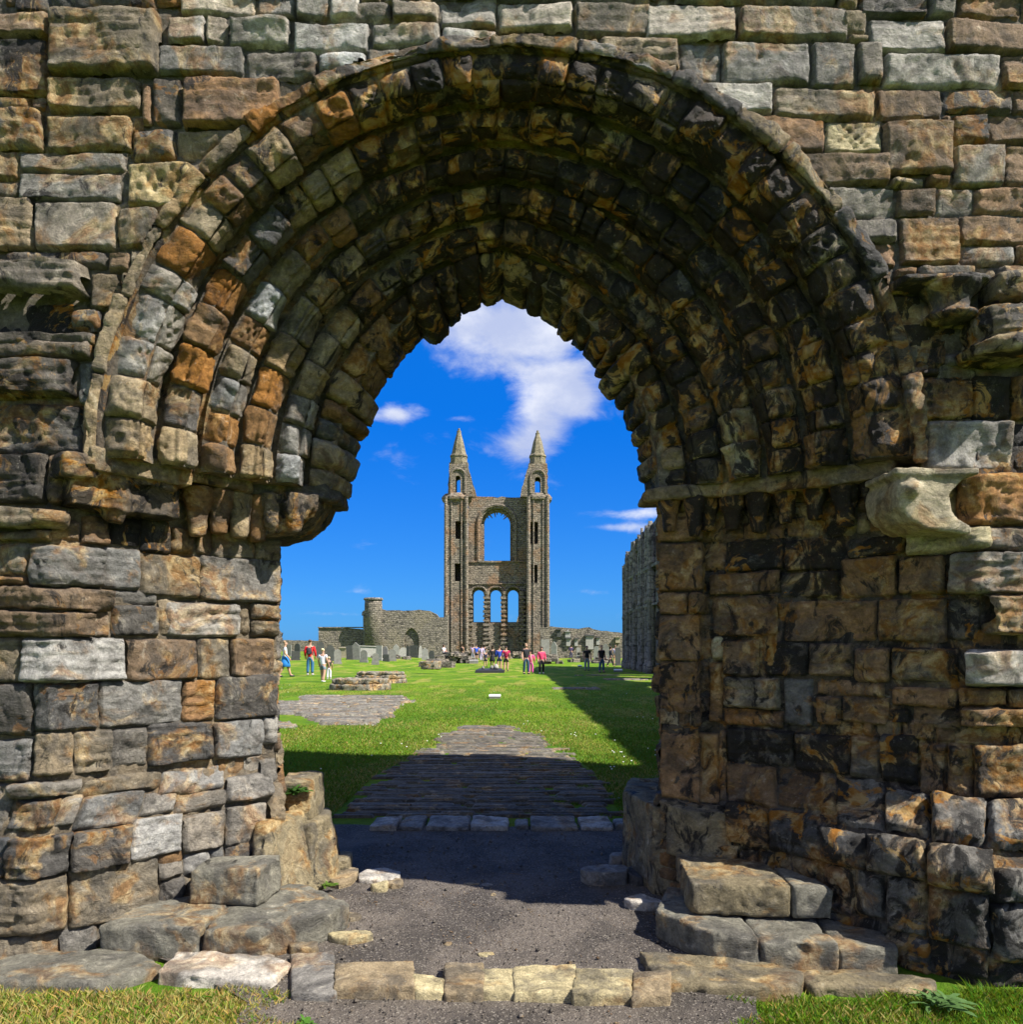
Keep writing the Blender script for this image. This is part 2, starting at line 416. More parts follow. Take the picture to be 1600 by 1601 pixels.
portal = thing('ruined_doorway', 'tall weathered sandstone wall pierced by a deep recessed round arch, black and ochre stained', 'ruined doorway', (0, 4, 0))
def pchild(o): o.location = (-portal.location.x, -portal.location.y, -portal.location.z); return o

def stain_at(x, z):
    """how far the soot crust reaches: heavy at the crown and on the right-hand side"""
    f = .12+.38*float(sst(-1.6, -.3, x))+.22*float(sst(3.0, 3.9, z))*float(sst(-2.2, -.8, x))+.14*float(sst(.4, 1.2, x))
    return min(f, .76)
for k in range(NORD):
    pile = Pile(); nn = [4.0, 3.2, 3.6, 3.0, 3.4, 2.4][k]
    y1 = 5.27 if k == NORD-1 else None
    fn = ringsurf(k, nn, y1)
    w0, h0, c0, Y0 = ringpar(k+.5); L = arch_len(w0, h0)
    q0, q1 = ringpar(k), ringpar(k+1); Hh = (q0[0]-q1[0]+q1[3]-q0[3])*.95 if k < NORD-1 else .50
    sizes = [(.175, .022), (.17, .022), (.165, .022), (.17, .022), (.16, .022), (.15, .03)][k]
    t = -1.0
    while t < 1-1e-6:
        st = max(.10, rnd.gauss(*sizes))*(1.2 if t < -.45 else 1.)/L*2; t2 = t+st
        if 1-t2 < .04: t2 = 1.0
        tm = (t+t2)/2; x, z = archpt(np.array(tm), w0, h0, c0); x = float(x); z = float(z)
        s_ = stain_at(x, z)
        if x < -.9 and z < 3.9: colk = rnd.choice('tgtbtdtgobt')
        elif x < 0: colk = rnd.choice('bdbotbktbd')
        else: colk = rnd.choice('kbtbkydbtkok')
        if t < 0 < t2 and (0-t) > .02 and (t2) > .02: t2 = 0.0        # joint at the apex
        W = (t2-t)*L/2
        # an order may be cut as two stones across its profile
        cut = [.60, .56, .60, .56, .60, 1.0][k]; parts = [(0, cut), (cut, 1)] if cut < 1 else [(0, 1)]      # block, then the roll moulding inside it
        for (va, vb) in parts:
            stone(pile, fn, t, t2, va, vb, W, Hh*(vb-va), PAL[colk], s_+rnd.uniform(-.16, .12), prot=(rnd.gauss(.010, .011) if va == 0 else rnd.gauss(-.004, .005)) + (rnd.choice((0, .035)) if k == NORD-1 else 0),
                  er=rnd.uniform(.03, .06) if (k in (0, 2, 4) and va == 0) or k == NORD-1 else (rnd.uniform(.012, .02) if va == 0 else .016), strata=rnd.random() < .12, carve=rnd.uniform(.5, 1) if rnd.random() < (.28 if k in (0, 2) else .06) else 0, amp=.95 if va == 0 else .7,
                  flute=(rnd.uniform(.4, 1.) if (k in (1, 3) and va == 0 and rnd.random() < .6) else 0), flip=-1)
        t = t2
    # mortar bed behind the stones
    a, b = np.meshgrid(np.linspace(-1, 1, int(L/.03)), np.linspace(0, 1, 18), indexing='ij')
    P = fn(a, b); N = -normals(P); P = P-N*(.026+.010*gnoise(P*12))[..., None]
    C = np.empty(P.shape[:2]+(4,)); C[..., :3] = (.15, .13, .105); C[..., 3] = .35*sst(-1.6, .2, P[..., 0])+.25
    pile.grid(P, C)
    pchild(pile.build('arch_order', portal))

# hood mould: long thin stones standing proud of the wall face
pile = Pile()
def hood(u, v):
    n = 3.0; th = v*math.pi
    wd = 2.150+.040*np.sign(np.cos(th))*np.abs(np.cos(th))**.6; q = np.sin(th)**.45
    r = wd; ang = (1-np.abs(u))*math.pi/2; s = np.where(u < 0, -1., 1.)
    return np.stack([-.03+r*np.cos(ang)*s, 4.0-.038*q, SPR+r*np.sin(ang)], -1)
t = -1.02
while t < 1.0:
    L = arch_len(2.19, 2.19); t2 = min(1.02, t+rnd.uniform(.3, .58)/L*2)
    x, z = archpt(np.array((t+t2)/2), 2.19, 2.19, -.03); colk = rnd.choice('tot') if x < -1.1 else (rnd.choice('gdtb') if x < .9 else rnd.choice('kdb' if z < 3.9 else 'tdb'))
    if rnd.random() > .12:
        stone(pile, hood, t, t2, 0, 1, (t2-t)*L/2, .19, PAL[colk], .15 if x < -1 else .45, prot=rnd.gauss(0, .010), er=.012, amp=.9, strata=False, flip=-1)
    t = t2
a, b = np.meshgrid(np.linspace(-1, 1, 260), np.linspace(0, 1, 8), indexing='ij')
P = hood(a, b)*1.0; P[..., 1] += .035+.012*gnoise(P*9); C = np.empty(P.shape[:2]+(4,)); C[...] = (.13, .105, .08, .5)
pile.grid(P, C)
pchild(pile.build('hood_mould', portal))

# --- plan surfaces of the walls and jambs
class Plan:
    def __init__(s, up, base, z0=.5, z1=.95):
        s.up = np.array(up); s.ba = np.array(base); s.z0, s.z1 = z0, z1
        s.s = np.concatenate([[0], np.cumsum(np.linalg.norm(np.diff(s.up, axis=0), axis=1))])
    def fn(s, u, z):
        t = (1-sst(s.z0, s.z1, z))
        X = np.interp(u, s.s, s.up[:, 0])*(1-t)+np.interp(u, s.s, s.ba[:, 0])*t
        Y = np.interp(u, s.s, s.up[:, 1])*(1-t)+np.interp(u, s.s, s.ba[:, 1])*t
        return np.stack([X, Y, z], -1)
    def cast(s, px, py):
        """photo pixel -> (u, z) on this surface"""
        k = (px-800)/F; z = 1.5; us = np.linspace(0, s.s[-1], 4000)
        for _ in range(4):
            P = s.fn(us, np.full_like(us, z)); e = P[:, 0]-k*P[:, 1]
            ok = np.where(np.diff(np.sign(e)) != 0)[0]
            if not len(ok): i = int(np.argmin(np.abs(e)))
            else: i = ok[np.argmin(P[ok, 1])]
            z = EYE+(HOR-py)/F*P[i, 1]
        return us[i], z
LEFT = Plan([(-4.2, 4.0), (-2.4, 4.0), (-2.0, 4.5), (-1.5, 5.0), (-2.0, 6.3)],
            [(-4.2, 3.93), (-2.47, 3.93), (-2.0, 4.36), (-1.46, 4.93), (-1.98, 6.3)])
RIGHT = Plan([(1.28, 6.3), (.95, 5.0), (1.19, 4.84), (1.24, 4.93), (1.46, 4.76), (2.05, 4.3), (2.42, 3.98), (4.6, 3.95)],
             [(1.24, 6.3), (.94, 4.96), (1.165, 4.74), (1.20, 4.77), (1.415, 4.60), (1.90, 3.985), (2.24, 3.68), (4.4, 3.62)])
class Flat:
    def fn(s, u, z): return np.stack([u, np.full_like(u, 4.0)+0*z, z+0*u], -1)
    def cast(s, px, py): return (px-800)/300, EYE+(HOR-py)/300
FACE = Flat()

# traced stones: crop origin and scale, then x0 y0 x1 y1 colour[+proud cm / -sunk cm][s = bedded strata]
CROPS = {'1': (0, 0, 2.963), '2': (530, 0, 2.963), '3': (1060, 0, 2.963), '4': (0, 530, 2.963), '5': (1000, 530, 2.667), '6': (0, 1060, 2.963), '8': (960, 1060, 2.5)}
FACE_T = """
1 830 -60 1175 65 w;1185 -60 1365 75 g;1365 -60 1525 75 g;1525 -60 1660 80 w;770 65 950 195 w;950 70 1045 200 w;1055 85 1340 215 w;1355 95 1705 238 ws
1 725 203 1125 340 g;1130 230 1465 365 gs;1470 245 1700 345 w;60 -60 235 55 d;240 -60 720 40 d+2s;230 48 740 350 t+5s;-200 55 225 172 b+2;-200 178 220 435 d+2
1 220 362 650 518 t+2;650 375 700 575 o;702 350 838 575 d+1;848 362 1290 592 o+2s;210 535 602 692 t+1;-200 512 196 692 d+2s;-200 440 130 510 d;133 442 204 512 d
1 605 596 810 738 d+1;812 594 1100 730 ts;80 698 575 790 gs;78 795 552 925 gs;-200 690 74 820 t;-200 825 72 900 t;588 755 890 952 y+2;538 956 730 1145 t;155 928 532 1155 g;-200 904 148 1155 ts
1 10 1160 495 1240 ds;-200 1240 410 1385 g+13s;498 1165 600 1258 b;415 1262 552 1430 t;-200 1400 330 1545 k-3;330 1432 462 1535 d+2;-200 1545 445 1612 d+3s
1 600 1150 740 1260 t;560 1262 640 1420 t;470 1430 560 1600 t
4 -200 12 430 98 d+4s;-200 100 350 272 d+8;352 105 432 300 g;-200 300 372 528 d;374 300 420 545 b;
2 -10 0 240 96 ws;245 0 462 100 ws;465 -30 732 122 w;735 8 1088 138 w+1s;1092 10 1450 165 g+1s;150 105 472 215 w;480 125 730 200 w;735 145 960 245 b;962 168 1205 230 d;1208 172 1582 330 t+1;130 215 300 300 g;460 -60 730 -35 g;735 -60 1085 0 g;1092 -60 1450 5 g
3 -145 18 272 182 w+1s;285 28 798 178 g+1s;-10 -60 740 14 g;745 -60 845 40 t;848 -60 1160 72 d;1165 -60 1298 78 g;1302 -60 1600 78 b;1605 -60 1800 80 b;762 45 888 148 t;800 150 905 188 t
3 890 82 1250 238 w;1252 88 1660 238 b;1665 88 1900 238 g;15 190 205 385 g;207 194 618 388 g+1s;625 190 835 400 g;838 182 955 385 g;958 242 1512 398 w;1515 240 1900 400 b
3 62 388 446 530 w+1;450 402 928 545 ts;930 400 1232 548 b;1238 400 1562 518 d;1565 405 1900 518 b;325 543 688 705 o+1s;693 548 952 708 ys;956 565 1278 805 b+2;1285 522 1448 662 d;1450 525 1900 660 b;1236 528 1282 572 o
3 500 708 985 855 b+1;1285 668 1522 862 g+1;1526 668 1900 855 b;1155 808 1268 862 o;990 818 1150 864 t;630 862 1015 1005 g;1022 868 1205 995 b;1208 862 1376 990 g;1380 862 1900 985 o
3 730 1010 1022 1115 g;1034 1000 1312 1225 b+1s;1312 990 1900 1128 b;790 1118 1018 1238 o;1322 1132 1568 1228 gs;1572 1130 1900 1225 b;880 1240 990 1330 b;1000 1235 1110 1295 o+1
3 1110 1230 1375 1300 g+4;1380 1235 1480 1298 t;1485 1230 1620 1300 g+3;1625 1230 1900 1300 t;985 1305 1410 1360 d+12;1410 1300 1580 1420 t+12;1582 1300 1900 1430 t+11;1000 1362 1140 1500 k-2;1400 1430 1900 1460 k-2;940 1330 998 1480 b;950 1500 1300 1600 k-2
5 1170 -40 1290 120 b-1;1165 120 1262 156 d;1170 155 1402 332 b;1396 150 1552 335 k;1555 150 1800 335 o;1198 338 1558 548 w+1;1562 345 1800 550 d;1090 290 1196 560 b
"""
LEFT_T = """
4 -200 528 218 765 d+5;218 535 300 772 b+4s;300 560 432 665 g+2;300 668 425 785 d+1;-200 788 318 882 t+7s;-200 884 245 938 t+2s;250 840 378 935 b;380 820 508 955 o
4 515 828 660 955 k;662 830 795 995 k;798 870 908 995 o;912 870 988 1002 o+1;990 880 1185 1015 t;1187 918 1318 1032 t+2
4 128 955 482 1148 g+2;484 968 656 1158 g+1;658 998 932 1195 t+1;930 1012 1302 1218 g+1;-200 945 122 1098 t;-200 1100 122 1145 o
4 -200 1145 522 1255 b+4s;-200 1258 440 1378 b+3s;445 1258 518 1378 b;528 1168 738 1230 g;522 1232 742 1380 d+1;742 1205 850 1378 t-1;775 1218 1112 1380 w+2s;1112 1228 1166 1375 t;1168 1218 1302 1300 t+1;1168 1302 1292 1385 t+1
4 95 1382 582 1592 w+3;-200 1385 92 1598 t;590 1392 918 1582 b+1;922 1380 1070 1580 t+1;1072 1388 1278 1565 b+2
6 -200 28 145 272 d+1;148 22 462 250 d+2;465 8 850 222 g+1;850 10 1002 200 o;1004 -15 1288 190 d+2;528 235 692 408 g;694 205 992 395 d+2;996 195 1218 370 g+2;1220 180 1290 310 w
6 -200 285 140 480 g;145 255 345 462 t;348 245 524 440 ts
6 -200 485 40 712 g;42 560 268 705 d+2;270 545 368 690 w;370 535 656 690 g+2s;42 480 380 560 g+1s;382 450 745 533 ts;750 415 1050 525 g;660 528 822 630 w;824 525 1050 612 g+1;1052 440 1270 568 w+1
6 -200 735 28 935 d;30 735 325 930 d+4;327 700 612 885 d+3;616 640 850 830 w+1;852 625 1052 800 w+1;1054 585 1240 765 w;-200 935 318 1200 t+2;320 850 738 1130 t+1
6 742 850 850 930 g;854 815 978 912 g;980 792 1050 870 g;1058 770 1185 872 d;742 932 862 1072 d;-200 1200 275 1330 t+1;280 1150 460 1290 g;465 1095 740 1200 g
6 1210 370 1290 480 g;1245 480 1390 680 t+2
"""
RIGHT_T = """
5 60 718 252 842 b+1;65 848 268 1052 b+1;70 1058 195 1148 b;197 1058 285 1148 b;75 1150 290 1342 b+1;80 1345 284 1560 b
5 255 735 350 845 b;270 850 352 965 b;355 830 600 965 k-1;602 828 862 965 k;864 822 1110 905 k;290 970 582 1062 b;585 968 832 1075 k;836 908 1072 1078 b;1074 900 1272 1065 b;1288 885 1620 1065 g+6s
5 298 1068 575 1238 b+1;600 1092 990 1260 b;996 1082 1282 1265 b;1284 1080 1440 1255 k+1;1442 1062 1700 1235 t+8;345 1255 495 1405 b+1;296 1245 342 1340 y+1;520 1258 702 1405 k;704 1268 890 1405 b+1;892 1290 1042 1430 b+1;1048 1288 1330 1425 k;1360 1295 1700 1450 w+9
5 348 1408 582 1542 t+1;596 1415 722 1612 d;738 1428 1022 1490 b;738 1492 838 1605 b;840 1490 1040 1605 b;1050 1455 1330 1535 b+1;1332 1455 1530 1535 b+3;1532 1455 1750 1540 b+4;1050 1538 1135 1605 k;1140 1535 1340 1620 b;1342 1535 1750 1620 b+4;348 1545 592 1620 o;284 1350 344 1600 b
5 1110 560 1200 790 b;1320 555 1700 775 o+4;1200 560 1318 780 y;1110 790 1440 892 y+5s;1440 780 1750 880 g+3;
8 178 218 408 482 b+1;408 205 436 480 b;438 200 702 335 k+1;704 218 920 365 k;922 225 1040 385 d;1044 215 1190 405 k+1;1192 255 1302 445 b+3;1304 255 1402 455 b+4;1404 255 1700 465 b+4
8 442 338 636 492 b+1;640 355 868 505 b;870 385 1062 575 g;1064 440 1235 605 g+2;1240 465 1456 645 g+5s;1460 480 1750 670 g+6
8 178 488 432 632 ts+1;438 490 600 655 b;602 515 825 702 d+3;240 636 485 758 t+1;490 668 556 752 g;558 675 618 760 g;620 700 688 772 t;690 708 795 785 t
8 798 580 985 742 d+3;985 618 1228 778 g+4;1226 655 1484 832 g+5;1488 740 1800 885 g+6;800 742 938 925 g;940 758 1058 935 g;1060 785 1224 1002 g+1;1226 835 1482 1052 g+2;1486 880 1800 1115 g+3
8 1108 1015 1242 1155 d;1248 1030 1474 1175 d;1480 1090 1800 1225 d;820 930 1060 1010 d
"""
def in_arch(P, wd=2.17): 
    X = P[..., 0]+.03; Z = P[..., 2]
    return ~(((np.hypot(X, np.maximum(Z-SPR, 0)) < wd) ))
def trace(text, surf, pile, keepfn=None, stainf=None):
    used = []
    for line in text.strip().splitlines():
        cr, rest = line.strip().split(' ', 1); ox, oy, sc = CROPS[cr]
        for it in rest.split(';'):
            it = it.split()
            if len(it) < 5: continue
            x0, y0, x1, y1 = [float(q) for q in it[:4]]; code = it[4]
            colk = code[0]; strat = 's' in code; num = ''.join(ch for ch in code[1:] if ch in '+-0123456789')
            prot = float(num)/100 if num else 0.
            x0, x1 = ox+x0/sc, ox+x1/sc; y0, y1 = oy+y0/sc, oy+y1/sc
            xm, ym = (x0+x1)/2, (y0+y1)/2
            ua = surf.cast(x0, ym)[0]; ub = surf.cast(x1, ym)[0]
            za = surf.cast(xm, y1)[1]; zb = surf.cast(xm, y0)[1]
            if ub-ua < .02 or zb-za < .015: continue
            st = stainf(xm, ym, colk)
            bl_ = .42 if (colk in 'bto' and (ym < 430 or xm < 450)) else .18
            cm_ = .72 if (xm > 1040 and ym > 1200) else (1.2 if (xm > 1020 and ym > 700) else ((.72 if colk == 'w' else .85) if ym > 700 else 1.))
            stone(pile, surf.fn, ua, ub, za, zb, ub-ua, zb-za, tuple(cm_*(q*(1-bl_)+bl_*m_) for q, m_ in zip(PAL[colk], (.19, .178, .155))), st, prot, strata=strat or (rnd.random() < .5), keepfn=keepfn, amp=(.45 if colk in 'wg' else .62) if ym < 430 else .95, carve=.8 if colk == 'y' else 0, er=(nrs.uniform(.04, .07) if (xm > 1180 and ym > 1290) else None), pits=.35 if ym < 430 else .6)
            used.append((ua, ub, za, zb))
    return used
def autofill(surf, pile, u0, u1, z0, z1, cols, stain, used=(), keepfn=None, sz=(.2, .42), hz=(.13, .24), amp=1.):
    z = z0
    while z < z1-.03:
        zh = min(z1, z+rnd.uniform(*hz)); u = u0
        while u < u1-.02:
            ue = min(u1, u+rnd.uniform(*sz)); um, zm = (u+ue)/2, (z+zh)/2
            if not any(a < um < b and c < zm < d for a, b, c, d in used):
                stone(pile, surf.fn, u, ue, z, zh, ue-u, zh-z, PAL[rnd.choice(cols)], stain, rnd.uniform(-.01, .01), keepfn=keepfn, amp=amp)
            u = ue
        z = zh
def bed(surf, pile, u0, u1, z0, z1, col, stain, keepfn=None, back=.034, step=.022):
    a, b = np.meshgrid(np.linspace(u0, u1, int((u1-u0)/step)), np.linspace(z0, z1, int((z1-z0)/step)), indexing='ij')
    P = surf.fn(a, b); N = normals(P); P2 = P-N*(back-.022*fbm(P*11, 3)-.02*np.clip(gnoise(P*17), 0, 1))[..., None]
    C = np.empty(P.shape[:2]+(4,)); C[..., :3] = col; C[..., 3] = stain
    C[..., :3] *= (1+.35*gnoise(P*9))[..., None]
    pile.grid(P2, C, keepfn(P) if keepfn else None)

def gapfill(surf, pile, u0, u1, z0, z1, used, colfn, stf, keepfn=None):
    z = z0
    while z < z1:
        zh = z+rnd.uniform(.06, .13); u = u0
        while u < u1:
            ue = u+rnd.uniform(.06, .17); um, zm = (u+ue)/2, (z+zh)/2
            if not any(a-.012 < um < b+.012 and c-.012 < zm < d+.012 for a, b, c, d in used):
                stone(pile, surf.fn, u, ue, z, zh, ue-u, zh-z, PAL[rnd.choice(colfn)], stf, -.016, keepfn=keepfn, amp=.6)
            u = ue
        z = zh
def face_stain_shade(x, y, c):
    if c == 'w': return .12
    if c == 'k': return .85  # black stones; those sunk under the ledges have the shade painted in
    s = .30
    if x > 1360 and y > 430: s = .48
    if c == 'd': s += .15
    return s
pile = Pile(); us = trace(FACE_T, FACE, pile, in_arch, face_stain_shade)
bed(FACE, pile, -2.95, 4.6, SPR-.08, 6.6, (.17, .15, .12), .25, in_arch)
gapfill(FACE, pile, -2.66, 2.7, SPR, 5.0, us, 'tgdb', .3, in_arch)
autofill(FACE, pile, 2.75, 4.6, SPR, 6.6, 'gbtdb', .2, us)
autofill(FACE, pile, -2.6, 2.75, 5.01, 6.6, 'wgtgwd', .1, us)
pchild(pile.build('wall_face', portal))

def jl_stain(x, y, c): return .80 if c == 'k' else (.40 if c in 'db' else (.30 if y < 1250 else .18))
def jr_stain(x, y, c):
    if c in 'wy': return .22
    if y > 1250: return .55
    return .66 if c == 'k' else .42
pile = Pile(); us = trace(LEFT_T, LEFT, pile, None, jl_stain)
bed(LEFT, pile, 0, LEFT.s[-1], -.05, SPR+.05, (.20, .165, .12), .18)
gapfill(LEFT, pile, LEFT.cast(-20, 900)[0], LEFT.s[3], 0, SPR-.05, us, 'tgbt', .3)
autofill(LEFT, pile, LEFT.s[3]+.02, LEFT.s[-1], 0, SPR-.3, 'tbgd', .3)
autofill(LEFT, pile, 0.2, LEFT.cast(-60, 900)[0], 0, SPR, 'dtgb', .2)
pchild(pile.build('jamb', portal))
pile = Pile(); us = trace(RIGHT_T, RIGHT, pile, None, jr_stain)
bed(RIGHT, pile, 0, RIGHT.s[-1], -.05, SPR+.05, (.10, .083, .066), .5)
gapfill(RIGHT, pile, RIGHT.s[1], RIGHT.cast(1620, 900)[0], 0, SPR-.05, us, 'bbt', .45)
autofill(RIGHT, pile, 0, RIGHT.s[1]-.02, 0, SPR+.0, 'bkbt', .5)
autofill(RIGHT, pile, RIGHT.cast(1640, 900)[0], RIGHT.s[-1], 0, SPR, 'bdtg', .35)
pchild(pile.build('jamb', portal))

# --- core of the wall: solid masonry behind the faces
def prism_xz(poly, holes, y0, y1):
    """polygon in x,z with holes, extruded along y: returns verts, faces"""
    loops = [poly]+holes; pts = []; edges = []
    for lp in loops:
        s0 = len(pts); pts += [Vector(p) for p in lp]; edges += [(s0+i, s0+(i+1) % len(lp)) for i in range(len(lp))]
    vs, es, fs, ov, oe, of = delaunay_2d_cdt(pts, edges, [], 1, 1e-6)
    def inside(lp, x, y):
        c = False; j = len(lp)-1
        for i in range(len(lp)):
            if (lp[i][1] > y) != (lp[j][1] > y) and x < (lp[j][0]-lp[i][0])*(y-lp[i][1])/(lp[j][1]-lp[i][1])+lp[i][0]: c = not c
            j = i
        return c
    keep = []
    for f in fs:
        x = sum(vs[i].x for i in f)/len(f); y = sum(vs[i].y for i in f)/len(f)
        if inside(poly, x, y) and not any(inside(h, x, y) for h in holes): keep.append(tuple(f))
    n = len(vs); V = [(v.x, y0, v.y) for v in vs]+[(v.x, y1, v.y) for v in vs]
    cnt = {}
    for f in keep:
        for i in range(len(f)):
            a, b = f[i], f[(i+1) % len(f)]; cnt[(a, b)] = 1
    Fs = [f for f in keep]+[tuple(i+n for i in reversed(f)) for f in keep]
    for (a, b) in cnt:
        if (b, a) not in cnt: Fs.append((b, a, a+n, b+n))
    return V, Fs
class MB:
    """collects simple closed shapes into one mesh"""
    def __init__(s): s.V = []; s.F = []
    def add(s, V, Fs):
        o = len(s.V); s.V += [tuple(v) for v in V]; s.F += [tuple(i+o for i in f) for f in Fs]; return s
    def box(s, x0, x1, y0, y1, z0, z1, jit=0., rz=0.):
        V = [(x, y, z) for z in (z0, z1) for (x, y) in ((x0, y0), (x1, y0), (x1, y1), (x0, y1))]
        if jit: V = [tuple(c+rnd.uniform(-jit, jit) for c in v) for v in V]
        if rz:
            cx, cy = (x0+x1)/2, (y0+y1)/2; c_, s_ = math.cos(rz), math.sin(rz)
            V = [(cx+(x-cx)*c_-(y-cy)*s_, cy+(x-cx)*s_+(y-cy)*c_, z) for x, y, z in V]
        return s.add(V, [(3, 2, 1, 0), (4, 5, 6, 7), (0, 1, 5, 4), (1, 2, 6, 5), (2, 3, 7, 6), (3, 0, 4, 7)])
    def lathe(s, cx, cy, prof, n=16, rot=0., sq=0.):
        V = []; k = len(prof)
        for (r, z) in prof:
            for i in range(n):
                a = rot+2*math.pi*i/n; V.append((cx+r*math.cos(a), cy+r*math.sin(a), z))
        Fs = [(j*n+i, j*n+(i+1) % n, (j+1)*n+(i+1) % n, (j+1)*n+i) for j in range(k-1) for i in range(n)]
        Fs.append(tuple(range(n-1, -1, -1))); Fs.append(tuple((k-1)*n+i for i in range(n)))
        return s.add(V, Fs)
    def tube(s, p, q, r0, r1, n=8):
        p, q = Vector(p), Vector(q); d = (q-p).normalized(); a = d.orthogonal().normalized(); b = d.cross(a); V = []
        for c, r in ((p, r0), (q, r1)):
            for i in range(n):
                t_ = 2*math.pi*i/n; V.append(c+a*r*math.cos(t_)+b*r*math.sin(t_))
        return s.add(V, [(i, (i+1) % n, n+(i+1) % n, n+i) for i in range(n)]+[tuple(range(n-1, -1, -1)), tuple(range(n, 2*n))])
    def mesh(s, name):
        me = bpy.data.meshes.new(name); me.from_pydata(s.V, [], s.F); me.validate(); me.update(); return me
    def build(s, name, mat, parent=None, smooth=False, col=None):
        me = s.mesh(name)
        if col is not None: setcol(me, col[:3], col[3] if len(col) > 3 else 0)
        return link(name, me, mat, parent, smooth)
def arch_hole(cx, wd, spr, rise, z0, n=24, wb=None):
    pts = [(cx-(wb or wd), z0)]
    r = (wd*wd+rise*rise)/(2*wd)
    r = max(r, wd) if rise >= wd else r
    for i in range(n+1):
        t = -1+2*i/n
        if rise >= wd*.999:
            A = math.atan2(rise, max(r-wd, 1e-9)); a = (1-abs(t))*A; sg = -1 if t < 0 else 1
            pts.append((cx+sg*(-(r-wd)+r*math.cos(a)), spr+r*math.sin(a)))
        else: a = math.pi*(1-i/n); pts.append((cx+wd*math.cos(a), spr+rise*math.sin(a)))
    pts.append((cx+(wb or wd), z0)); return pts
mb = MB()
top = [(9.2, 11.8), (7.4, 12.1), (7.1, 12.9), (5.6, 13.2), (5.2, 12.8), (3.8, 13.1), (3.2, 13.5), (1.8, 13.4), (1.2, 12.4), (.2, 11.9), (-.8, 10.9), (-1.3, 9.2), (-2.4, 8.0), (-2.55, 6.4), (-2.5, 5.6), (-2.62, 4.95), (-2.75, 4.9), (-2.9, 4.6), (-2.95, SPR+.1), (-4.2, SPR+.1), (-4.2, 0)]
V, Fs = prism_xz([(9.2, 0)]+top, [], 0, 1) if False else (None, None)
hole = arch_hole(-.09, 1.62, SPR, 1.75, 0.0)
outer = [(p[0], p[1]) for p in hole]
poly = outer+[(9.2, 0)]+top                      # doorway notch cut from the bottom edge
def fixpoly(h): return h+[(9.2, 0)]+top
for k in range(NORD):
    w1, h1, c1, Y1 = ringpar(k+1); Y0 = ringpar(k)[3]
    ya, yb = Y0+.055, (Y1+.0545 if k < NORD-1 else 5.32)
    xa = float(np.interp(ya-.06, LEFT.up[1:4, 1], LEFT.up[1:4, 0]))-.16; xb = float(np.interp(-(ya-.06), -RIGHT.up[[1, 4, 5, 6], 1], RIGHT.up[[1, 4, 5, 6], 0]))+.16
    ah = arch_hole(c1, w1+.05, SPR, h1+.05, SPR+.0)[1:-1]
    V, Fs = prism_xz([(min(xa, c1-w1-.06), 0), (min(xa, c1-w1-.06), SPR+.0)]+ah+[(max(xb, c1+w1+.06), SPR+.0), (max(xb, c1+w1+.06), 0)]+[(9.2, 0)]+top, [], ya, yb); mb.add(V, Fs)
V, Fs = prism_xz(fixpoly(arch_hole(-.34, 1.66, SPR, 2.05, 0)), [], 5.32, 6.3); mb.add(V, Fs)
o = mb.build('wall_core', STONE, portal, False, (.20, .17, .13, .35)); pchild(o)

# ------------------------------------------------------------------ rocks: rough solids voxel-remeshed and worn
def remesh(V, Fs, vox, smooth=4):
    me = bpy.data.meshes.new('tmp'); me.from_pydata([tuple(v) for v in V], [], Fs); me.update()
    o = bpy.data.objects.new('tmp', me); COL.objects.link(o)
    m = o.modifiers.new('r', 'REMESH'); m.mode = 'VOXEL'; m.voxel_size = vox
    if smooth:
        s_ = o.modifiers.new('s', 'SMOOTH'); s_.iterations = smooth; s_.factor = .5
    dg = bpy.context.evaluated_depsgraph_get(); dg.update()
    out = bpy.data.meshes.new_from_object(o.evaluated_get(dg))
    bpy.data.objects.remove(o); bpy.data.meshes.remove(me); return out
def rock(name, mb, col, stain=.15, vox=.016, smooth=4, amp=1., strata=False, parent=None, mat=STONE):
    me = remesh(mb.V, mb.F, vox, smooth)
    n = len(me.vertices); P = np.empty(n*3, np.float32); me.vertices.foreach_get('co', P); P = P.reshape(-1, 3).astype(float)
    N = np.empty(n*3, np.float32); me.vertices.foreach_get('normal', N); N = N.reshape(-1, 3)
    sd = nrs.uniform(0, 50, 3)
    h = fbm(P*6+sd, 3)*.022*amp+fbm(P*25+sd, 2)*.006*amp-np.clip(gnoise(P*12+sd)-.3, 0, 1)*.1*amp
    if strata: h = h+(np.abs(gnoise(P*np.array([2, 2, 26.])+sd))-.25)*-.03*amp
    P = P+N*h[:, None]; me.vertices.foreach_set('co', P.astype(np.float32).ravel()); me.update()
    setcol(me, (lambda q: [max(.01, c*q) for c in col])(rnd.uniform(.85, 1.12)), stain)
    o = link(name, me, mat, parent)
    return o
def poly_prism(mb, pts, y0, y1):
    V, Fs = prism_xz(pts, [], y0, y1); mb.add(V, Fs); return mb
def slab_prism(mb, pts, z0, z1, top=None):
    n = len(pts); V = [(x, y, z0) for x, y in pts]+[(x, y, z1+(nrs.uniform(-.012, .012) if n < 9 else 0)) for x, y in (top or pts)]
    return mb.add(V, [tuple(range(n-1, -1, -1)), tuple(range(n, 2*n))]+[(i, (i+1) % n, n+(i+1) % n, n+i) for i in range(n)])
def along(surf, s0, s1, off0, off1, z, n=12):
    """strip polygon in plan following a wall surface between offsets"""
    us = np.linspace(s0, s1, n); P = surf.fn(us, np.full(n, z)); d = np.gradient(P, axis=0); N = np.stack([d[:, 1], -d[:, 0]], -1); N /= np.linalg.norm(N, axis=1)[:, None]
    A = P[:, :2]+N*off0; B = P[:, :2]+N*off1
    return [tuple(p) for p in A]+[tuple(p) for p in B[::-1]]

